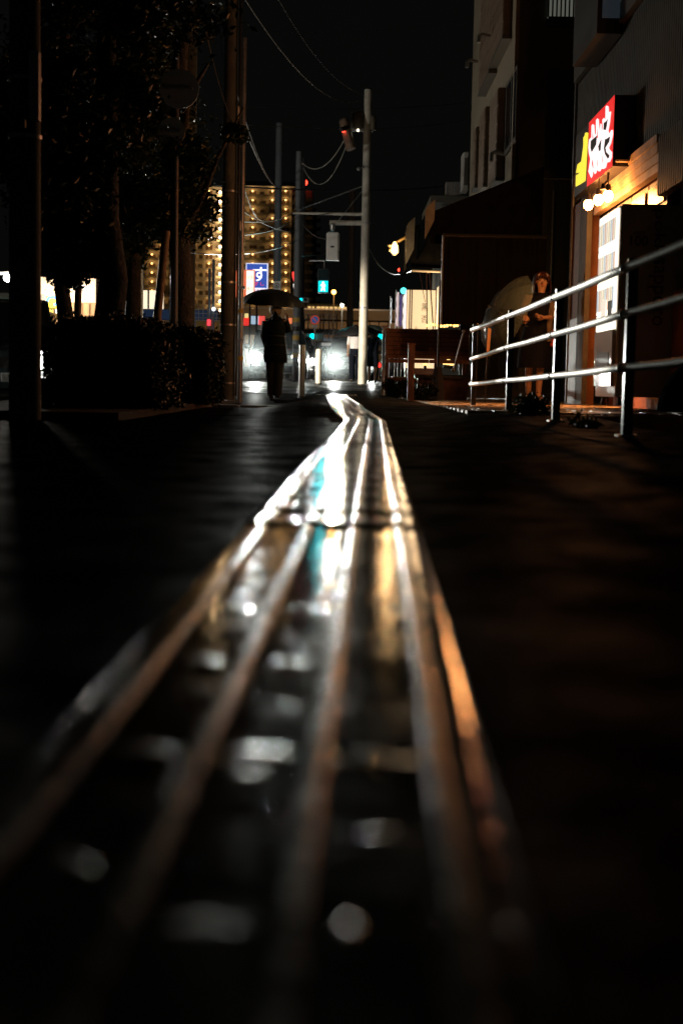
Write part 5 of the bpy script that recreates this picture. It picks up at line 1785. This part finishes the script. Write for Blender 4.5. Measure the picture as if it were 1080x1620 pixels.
BE = [('pelvis', 'waist'), ('waist', 'chest'), ('chest', 'neckb'), ('neckb', 'neck'), ('neck', 'head'), ('head', 'crown'),
      ('chest', 'shl'), ('shl', 'ell'), ('ell', 'wrl'), ('chest', 'shr'), ('shr', 'elr'), ('elr', 'wrr'),
      ('pelvis', 'hpl'), ('hpl', 'knl'), ('knl', 'anl'), ('anl', 'tol'), ('pelvis', 'hpr'), ('hpr', 'knr'), ('knr', 'anr'), ('anr', 'tor')]


def joints(h, face=-1, arms=None, legs=None):
    """a standing figure of height h, feet on z=0, looking towards face*Y"""
    s = h / 1.7
    J = {'pelvis': (0, 0, .92, .115, .09), 'waist': (0, 0, 1.06, .10, .08), 'chest': (0, 0, 1.27, .125, .085), 'neckb': (0, 0, 1.41, .055), 'neck': (0, 0, 1.47, .048),
         'head': (0, face * .012, 1.575, .078, .092), 'crown': (0, 0, 1.655, .055, .062),
         'shl': (-.165, 0, 1.38, .052), 'shr': (.165, 0, 1.38, .052),
         'ell': (-.215, 0, 1.11, .038), 'elr': (.215, 0, 1.11, .038), 'wrl': (-.22, face * .05, .88, .026), 'wrr': (.22, face * .05, .88, .026),
         'hpl': (-.09, 0, .84, .085), 'hpr': (.09, 0, .84, .085), 'knl': (-.095, face * .01, .48, .055), 'knr': (.095, face * .01, .48, .055),
         'anl': (-.095, -face * .01, .09, .036), 'anr': (.095, -face * .01, .09, .036), 'tol': (-.10, face * .14, .035, .030), 'tor': (.10, face * .14, .035, .030)}
    for dd in (arms, legs):
        if dd:
            for k, v in dd.items():
                J[k] = tuple(v) + tuple(J[k][3:])
    return {k: (v[0] * s, v[1] * s, v[2] * s) + tuple(r * s for r in v[3:]) for k, v in J.items()}, s


def jp(J, k):
    return V(J[k][:3])


def clothes(b, J, chain, extra, n=12):
    b.tube([jp(J, k) for k in chain], [J[k][3] + extra for k in chain], n)
    return b


def face_features(p, J, s, face, m_sk):
    hd = jp(J, 'head')
    f = face
    MB().ball(hd + V((0, f * .098 * s, -.012 * s)), .012 * s, .018 * s, .020 * s, n=8, m=6).build('nose', m_sk, p, smooth=True)
    MB().ball(hd + V((0, f * .090 * s, -.052 * s)), .022 * s, .008 * s, .007 * s, n=8, m=5).build('mouth', mat('lips', (.35, .09, .07), .4), p, smooth=True)
    for sx in (-1, 1):
        e = MB().ball(hd + V((sx * .030 * s, f * .083 * s, .018 * s)), .013 * s, .008 * s, .007 * s, n=8, m=5).build('eye', mat('eye_white', (.35, .35, .33), .2), p, smooth=True)
        MB().ball(hd + V((sx * .030 * s, f * .090 * s, .018 * s)), .006 * s, .003 * s, .006 * s, n=8, m=5).build('pupil', m_black, e, smooth=True)
        MB().ball(hd + V((sx * .080 * s, 0, -.005 * s)), .010 * s, .02 * s, .028 * s, n=8, m=6).build('ear', m_sk, p, smooth=True)


# --- the walker with the black umbrella, seen from behind
dW = 25.6
q = W(434, 634, dW)
wz = g(q.x, dW)
P1 = thing('person', (0, 0, 0), 'person in dark jacket and grey trousers seen from behind under a black umbrella', 'person')
J, s = joints(1.70, 1, arms={'ell': (-.20, -.02, 1.12), 'wrl': (-.16, .12, .95), 'shr': (.16, 0, 1.39), 'elr': (.235, .04, 1.20), 'wrr': (.20, .10, 1.42)},
              legs={'hpl': (-.075, 0, .84), 'hpr': (.075, 0, .84), 'knl': (-.06, .02, .48), 'knr': (.07, -.02, .48), 'anl': (-.055, .0, .09), 'anr': (.06, -.08, .10), 'tol': (-.06, .15, .035), 'tor': (.075, .06, .035)})
skin_body('body', J, BE, m_skin, P1)
b = MB()
b.loft([(0.01, 0, .66, .205, .16), (0.01, 0, .72, .212, .165), (0.0, 0, .95, .195, .15), (-.005, 0, 1.12, .175, .135), (0, 0, 1.28, .200, .14), (0, 0, 1.37, .19, .12), (0, .01, 1.43, .12, .09), (0, .02, 1.485, .07, .06), (0, .02, 1.52, .045, .045)], 28)
jk = b.build('jacket', m_jacket, P1, smooth=True)
b = MB(); clothes(b, J, ['shl', 'ell', 'wrl'], .028); b.build('sleeve', m_jacket, jk, smooth=True)
b = MB(); b.tube([jp(J, 'shr'), jp(J, 'elr')], [.08, .062], 12); b.build('sleeve', m_jacket, jk, smooth=True)
for k in range(3):
    z = .80 + k * .16
    MB().loft([(0.0, 0, z, .208 - .007 * k, .161 - .005 * k), (0, 0, z + .012, .207 - .007 * k, .160 - .005 * k)], 28).build('quilt_seam', m_black, jk, smooth=True)
b = MB()
for a_ in ('l', 'r'):
    b.tube([jp(J, 'hp' + a_) + V((0, 0, .06)), jp(J, 'kn' + a_), jp(J, 'an' + a_) + V((0, 0, .02)), jp(J, 'an' + a_) - V((0, 0, .03))], [.112, .086, .078, .074], 14)
b.build('trousers', m_trouser, P1, smooth=True)
for a_ in ('l', 'r'):
    p = jp(J, 'an' + a_)
    b = MB(); b.tube([p + V((0, -.06, -.045)), p + V((0, .04, -.045)), p + V((0, .15, -.055)), p + V((0, .19, -.06))], [.038, .045, .04, .02], 10)
    b.build('shoe', m_shoe, P1, smooth=True)
hd = jp(J, 'head')
b = MB(); b.ball(hd + V((0, -.012, .020)), .118, .125, .128, n=18, m=12)
b.build('hair', mat('light_brown_hair', (.50, .36, .22), .6, var=.15, scale=20), P1, smooth=True)
b = MB(); b.tube([hd + V((0, -.11, -.15)), hd + V((0, -.135, -.08)), hd + V((0, -.14, -.01))], [.075, .05, .008], 10)
b.build('hood_point', m_jacket, P1, smooth=True)
hand(P1, jp(J, 'wrr'), (0, .1, 1), (-1, .3, 0), m_skin)
hand(P1, jp(J, 'wrl'), (.1, .3, -1), (1, 0, 0), m_skin)
b = MB(); b.tube([jp(J, 'wrl') + V((-.06, 0, .15)), jp(J, 'wrl') + V((-.02, .02, -.05))], .015, 6)
P1.location = (q.x, dW, wz)


def umbrella(name, apex, axis, radius, depth, m, label, n_ribs=8, shaft_len=.75, rot=0.0, rib_m=None):
    """canopy apex, axis points out of the top"""
    ax = V(axis).normalized()
    M = Matrix.Translation(V(apex)) @ ax.to_track_quat('Z', 'Y').to_matrix().to_4x4() @ Matrix.Rotation(rot, 4, 'Z')
    t = thing(name, M @ V((0, 0, -depth - .45)), label, 'umbrella')
    b = MB()
    rings = 8
    seg = 4
    n = n_ribs * seg
    vs = [V((0, 0, 0))]
    for i in range(1, rings + 1):
        a = i / rings
        for k in range(n):
            an = 2 * math.pi * k / n
            fr = (k % seg) / seg
            pull = 1 - .10 * a * math.sin(math.pi * fr)          # scalloped gores between the ribs
            r_ = radius * math.sin(a * 1.25) / math.sin(1.25) * pull
            z = -depth * (1 - math.cos(a * 1.35)) / (1 - math.cos(1.35)) - .02 * a * math.sin(math.pi * fr)
            vs.append(V((r_ * math.cos(an), r_ * math.sin(an), z)))
    b.v = [M @ v for v in vs]
    for k in range(n):
        b.f.append((0, 1 + k, 1 + (k + 1) % n))
    for i in range(rings - 1):
        for k in range(n):
            j = (k + 1) % n
            b.f.append((1 + i * n + k, 1 + (i + 1) * n + k, 1 + (i + 1) * n + j, 1 + i * n + j))
    b.build('canopy', m, t, smooth=True)
    rib_m = rib_m or m_darksteel
    for k in range(n_ribs):
        pts = [M @ (vs[1 + i * n + k * seg] - V((0, 0, .006))) for i in range(rings)]
        MB().tube([M @ V((0, 0, -.01))] + pts, .0035, 5).build('rib', rib_m, t)
        mid = vs[1 + 4 * n + k * seg]
        MB().tube([M @ (mid - V((0, 0, .01))), M @ V((0, 0, -depth - .10))], .0025, 4).build('stretcher', rib_m, t)
    MB().tube([M @ V((0, 0, .05)), M @ V((0, 0, -shaft_len))], .006, 8).build('shaft', rib_m, t)
    MB().tube([M @ V((0, 0, -shaft_len)), M @ V((0, 0, -shaft_len - .08)), M @ V((.02, 0, -shaft_len - .11)), M @ V((.045, 0, -shaft_len - .10))], .012, 8).build('handle', m_black, t)
    return t


m_umb = mat('black_umbrella_cloth', (.014, .014, .015), .45)
ap_ = W(432, 457, dW)
umbrella('umbrella', ap_ + V((0, .05, .0)), (.05, -.08, 1), .60, .275, m_umb, 'wide black umbrella held over the walker seen from behind', shaft_len=.72, rot=R(10))

# --- two walkers by the signal pole
def far_person(px, py, d, h, label, top_m, bottom, hairlen, arm):
    q = W(px, py, d)
    z = g(q.x, d)
    t = thing('person', (0, 0, 0), label, 'person')
    J, s = joints(h, 1, arms=arm)
    skin_body('body', J, BE, m_skin, t, 1)
    b = MB()
    zt_ = 1.42 * s
    if bottom == 'trousers':
        b.loft([(0, 0, 1.0 * s, .165 * s, .13 * s), (0, 0, 1.12 * s, .172 * s, .13 * s), (0, 0, 1.30 * s, .19 * s, .13 * s), (0, 0, 1.38 * s, .17 * s, .10 * s), (0, 0, zt_, .09 * s, .07 * s)], 18)
        tp_ = b.build('top', top_m, t, smooth=True)
        b = MB()
        b.loft([(0, 0, .80 * s, .165 * s, .13 * s), (0, 0, .92 * s, .16 * s, .13 * s), (0, 0, 1.03 * s, .135 * s, .11 * s)], 18)
        for a_ in ('l', 'r'):
            b.tube([jp(J, 'hp' + a_), jp(J, 'kn' + a_), jp(J, 'an' + a_)], [.098 * s, .09 * s, .088 * s], 12)
        b.build('trousers', m_navy, t, smooth=True)
    else:
        b.loft([(0, 0, .50 * s, .20 * s, .16 * s), (0, 0, .70 * s, .205 * s, .16 * s), (0, 0, .92 * s, .175 * s, .14 * s), (0, 0, 1.08 * s, .145 * s, .12 * s), (0, 0, 1.30 * s, .185 * s, .13 * s), (0, 0, 1.38 * s, .17 * s, .10 * s), (0, 0, zt_, .09 * s, .07 * s)], 18)
        tp_ = b.build('dress', top_m, t, smooth=True)
    for a_ in ('l', 'r'):
        b = MB(); b.tube([jp(J, 'sh' + a_), jp(J, 'el' + a_)], [.072 * s, .055 * s], 10); b.build('sleeve', top_m, tp_, smooth=True)
        p = jp(J, 'an' + a_)
        b = MB(); b.tube([p + V((0, -.04, -.045)), p + V((0, .06, -.05)), p + V((0, .15, -.06))], [.035, .038, .02], 8); b.build('shoe', m_shoe, t, smooth=True)
        hand(t, jp(J, 'wr' + a_), (0, .2, -1) if J['wr' + a_][2] < 1.2 * s else (0, .2, 1), (1 if a_ == 'l' else -1, 0, 0), m_skin)
    hd = jp(J, 'head')
    b = MB(); b.ball(hd + V((0, -.015, .015)), .105 * s, .115 * s, .12 * s, n=14, m=10)
    b.tube([hd + V((0, -.05, 0)), hd + V((0, -.09, -hairlen))], [.095 * s, .07 * s], 12)
    b.build('hair', m_hair, t, smooth=True)
    t.location = (q.x, d, z)
    return t, q


up_arm = {'elr': (.22, .10, 1.18), 'wrr': (.12, .20, 1.34)}
t, q = far_person(561, 604, 40, 1.60, 'person in white top and long dark trousers left of the signal pole', m_whitecloth, 'trousers', .16, up_arm)
umbrella('umbrella', W(559, 516, 40) + V((0, .1, 0)), (-.10, -.1, 1), .56, .20, m_umb, 'dark umbrella over the person in the white top', shaft_len=.7, rot=R(8))
t, q = far_person(588, 603, 40.6, 1.56, 'person in dark dress with bare calves right of the signal pole', m_navy, 'dress', .22, up_arm)
umbrella('umbrella', W(592, 514, 40.6) + V((0, .1, 0)), (.08, -.1, 1), .50, .20, mat('dark_green_umbrella', (.02, .03, .026), .45), 'dark greenish umbrella over the person in the dark dress', shaft_len=.7, rot=R(20))

# --- the woman on the forecourt with a clear umbrella
dG = 17.6
q = W(843, 628, dG)
gz = .088
ws = (W(852, 432, dG).z - gz) / 1.70 * 1.01
P2 = thing('person', (0, 0, 0), 'red lit woman in dark dress and pale cardigan facing us behind the railing', 'person')
Jw, s = joints(1.70 * ws, -1, arms={'shl': (-.15, 0, 1.38), 'shr': (.15, 0, 1.38), 'elr': (.20, -.03, 1.12), 'wrr': (.045, -.20, 1.10), 'ell': (-.21, -.02, 1.14), 'wrl': (-.17, -.20, 1.06)},
               legs={'knl': (-.07, 0, .48), 'knr': (.075, -.03, .48), 'anl': (-.06, .05, .09), 'anr': (.05, -.10, .09), 'tol': (-.07, -.09, .035), 'tor': (.09, -.23, .035)})
Jw = {k: (v[0] + (.03 if v[2] > 1.0 else 0) + (.03 if v[2] > 1.3 else 0), *v[1:]) for k, v in Jw.items()}
skin_body('body', Jw, BE, m_skin, P2)
b = MB()
b.loft([(-.01, 0, .46 * s, .215 * s, .17 * s), (0, 0, .62 * s, .22 * s, .175 * s), (.005, 0, .85 * s, .19 * s, .15 * s), (.02, 0, 1.05 * s, .145 * s, .12 * s), (.04, 0, 1.27 * s, .170 * s, .125 * s), (.05, 0, 1.355 * s, .165 * s, .10 * s), (.055, 0, 1.405 * s, .095 * s, .075 * s), (.058, 0, 1.43 * s, .06 * s, .055 * s)], 24)
b.build('dress', m_navy, P2, smooth=True)
b = MB()
for sx in (-1, 1):
    b.tube([V((.05 + sx * .075 * s, -.06 * s, 1.30 * s)), V((.06 + sx * .07 * s, 0, 1.43 * s)), V((.05 + sx * .075 * s, .06 * s, 1.30 * s))], .017 * s, 8)
b.build('shoulder_strap', m_navy, P2, smooth=True)
mc = mat('beige_cardigan', (.16, .13, .10), .85, var=.15, bump=.004, bscale=40)
b = MB(); b.tube([jp(Jw, 'shr') + V((.0, 0, 0)), jp(Jw, 'elr'), jp(Jw, 'elr').lerp(jp(Jw, 'wrr'), .35)], [.070, .056, .05], 12)
cg = b.build('cardigan', mc, P2, smooth=True)
b = MB(); b.loft([(.165 * s, .01, .80 * s, .05, .13), (.17 * s, .01, 1.05 * s, .045, .12), (.19 * s, .01, 1.30 * s, .04, .11), (.17 * s, .01, 1.38 * s, .03, .07)], 12)
b.build('cardigan_front', mc, P2, smooth=True)
b = MB(); b.tube([jp(Jw, 'shl'), jp(Jw, 'ell'), jp(Jw, 'ell').lerp(jp(Jw, 'wrl'), .35)], [.066, .052, .047], 12)
b.build('sleeve', mc, cg, smooth=True)
hand(P2, jp(Jw, 'wrr'), (-.9, -.35, .0), (0, -.2, 1), m_skin)
hand(P2, jp(Jw, 'wrl'), (-.2, -.9, .2), (-1, 0, .2), m_skin, -1)
face_features(P2, Jw, s, -1, m_skin)
hd = jp(Jw, 'head')
mh = mat('dark_red_brown_hair', (.030, .008, .006), .36)
b = MB()
# bobbed hair: a cap open at the face, longer at the sides
n = 26
secs = []
NR = 14
for i in range(NR):
    a = i / (NR - 1)
    if a < .4:
        th = a / .4 * math.pi / 2
        z = hd.z + (.022 + .108 * math.cos(th)) * s
        rr = (.006 + .110 * math.sin(th)) * s
    else:
        z = hd.z + (.022 - .175 * (a - .4) / .6) * s
        rr = (.116 + .014 * math.sin((a - .4) / .6 * 2.6)) * s
    for k in range(n):
        an = -math.pi / 2 + R(46) * (0 if a < .30 else min(1, (a - .30) / .12)) + (2 * math.pi - 2 * R(46) * (0 if a < .30 else min(1, (a - .30) / .12))) * k / (n - 1)
        secs.append(V((hd.x + rr * math.cos(an), hd.y + .012 + rr * 1.08 * math.sin(an), z + .003 * math.sin(k * 2.7))))
b.v = secs
b.f = [(i * n + k, i * n + k + 1, (i + 1) * n + k + 1, (i + 1) * n + k) for i in range(NR - 1) for k in range(n - 1)] + [tuple(range(n - 1, -1, -1))]
hr = b.build('hair', mh, P2, smooth=True)
b = MB()
for k in range(9):
    a = (k - 4) / 4
    b.tube([hd + V((a * .03, -.075, .098)), hd + V((a * .070, -.104 + .02 * a * a, .070)), hd + V((a * .082, -.098 + .03 * a * a, .038 - .02 * abs(a)))], [.010, .013, .005], 6)
b.build('fringe', mh, hr, smooth=True)
for a_ in ('l', 'r'):
    p = jp(Jw, 'an' + a_)
    b = MB(); b.tube([p + V((0, .04, -.05)), p + V((0.0, -.06, -.058)), p + V((.01, -.15, -.066))], [.032, .036, .02], 10)
    b.build('shoe', mat('pale_shoe', (.5, .42, .33), .5), P2, smooth=True)
b = MB()
b.bev(.0, .18, -.05, .05, 0, .22, .03, Matrix.Translation((.17 * s, .06, .86 * s)))
P2.location = (q.x, dG, gz)
bag = thing('handbag', (q.x + .24, dG + .02, gz + .72), 'small red bag hanging at the woman side near the railing post', 'bag')
mr = mat('red_leather', (.45, .03, .02), .4)
MB().bev(q.x + .165, q.x + .285, dG - .05, dG + .07, gz + .70, gz + .90, .02).build('pouch', mr, bag)
MB().tube([V((q.x + .19, dG, gz + .90)), V((q.x + .22, dG, gz + 1.15)), V((q.x + .27, dG, gz + .90))], .007, 6).build('strap', mr, bag)

m_clear = mat('cloudy_clear_plastic', (.16, .23, .23), .2, alpha=.46, spec=.6)
ap2 = W(776, 486, dG - .2)
umbrella('clear_umbrella', ap2, (-.90, -.25, .42), .55, .26, m_clear, 'half lowered clear plastic umbrella tilted beside the woman', shaft_len=.62)

t = thing('timber_screen', (1.92, 24.0, .1), 'dark timber end screen below the brown wind curtain', 'fence')  # added to hide the lit wall, so the gap reads as shade
for k in range(6):
    MB().box(1.92 + k * .168, 1.92 + k * .168 + .166, 24.0 - .01 * (k % 2), 24.03, .1, 1.45).build('plank', m_black, t)
# reflecting paper lantern strip between the near railing posts (lit sliver at the curtain foot)
q0, q1 = W(769, 560, 17.2), W(776, 518, 17.2)
t = thing('warm_sliver_sign', (q0.x, 17.2, g(q0.x, 17.2)), 'narrow warm lit pennant between the first two railing posts', 'pennant')
MB().prism([(0, q0.z), (.035, q0.z + .05), (.05, q1.z - .02), (.01, q1.z)], Matrix.Translation((q0.x, 17.2, 0)), .01).build('cloth', mat('orange_pennant', (.75, .42, .18), .5), t)
MB().tube([V((q0.x, 17.22, g(q0.x, 17.2))), V((q0.x + .01, 17.22, q1.z + .03))], .006, 6).build('pole', m_darksteel, t)
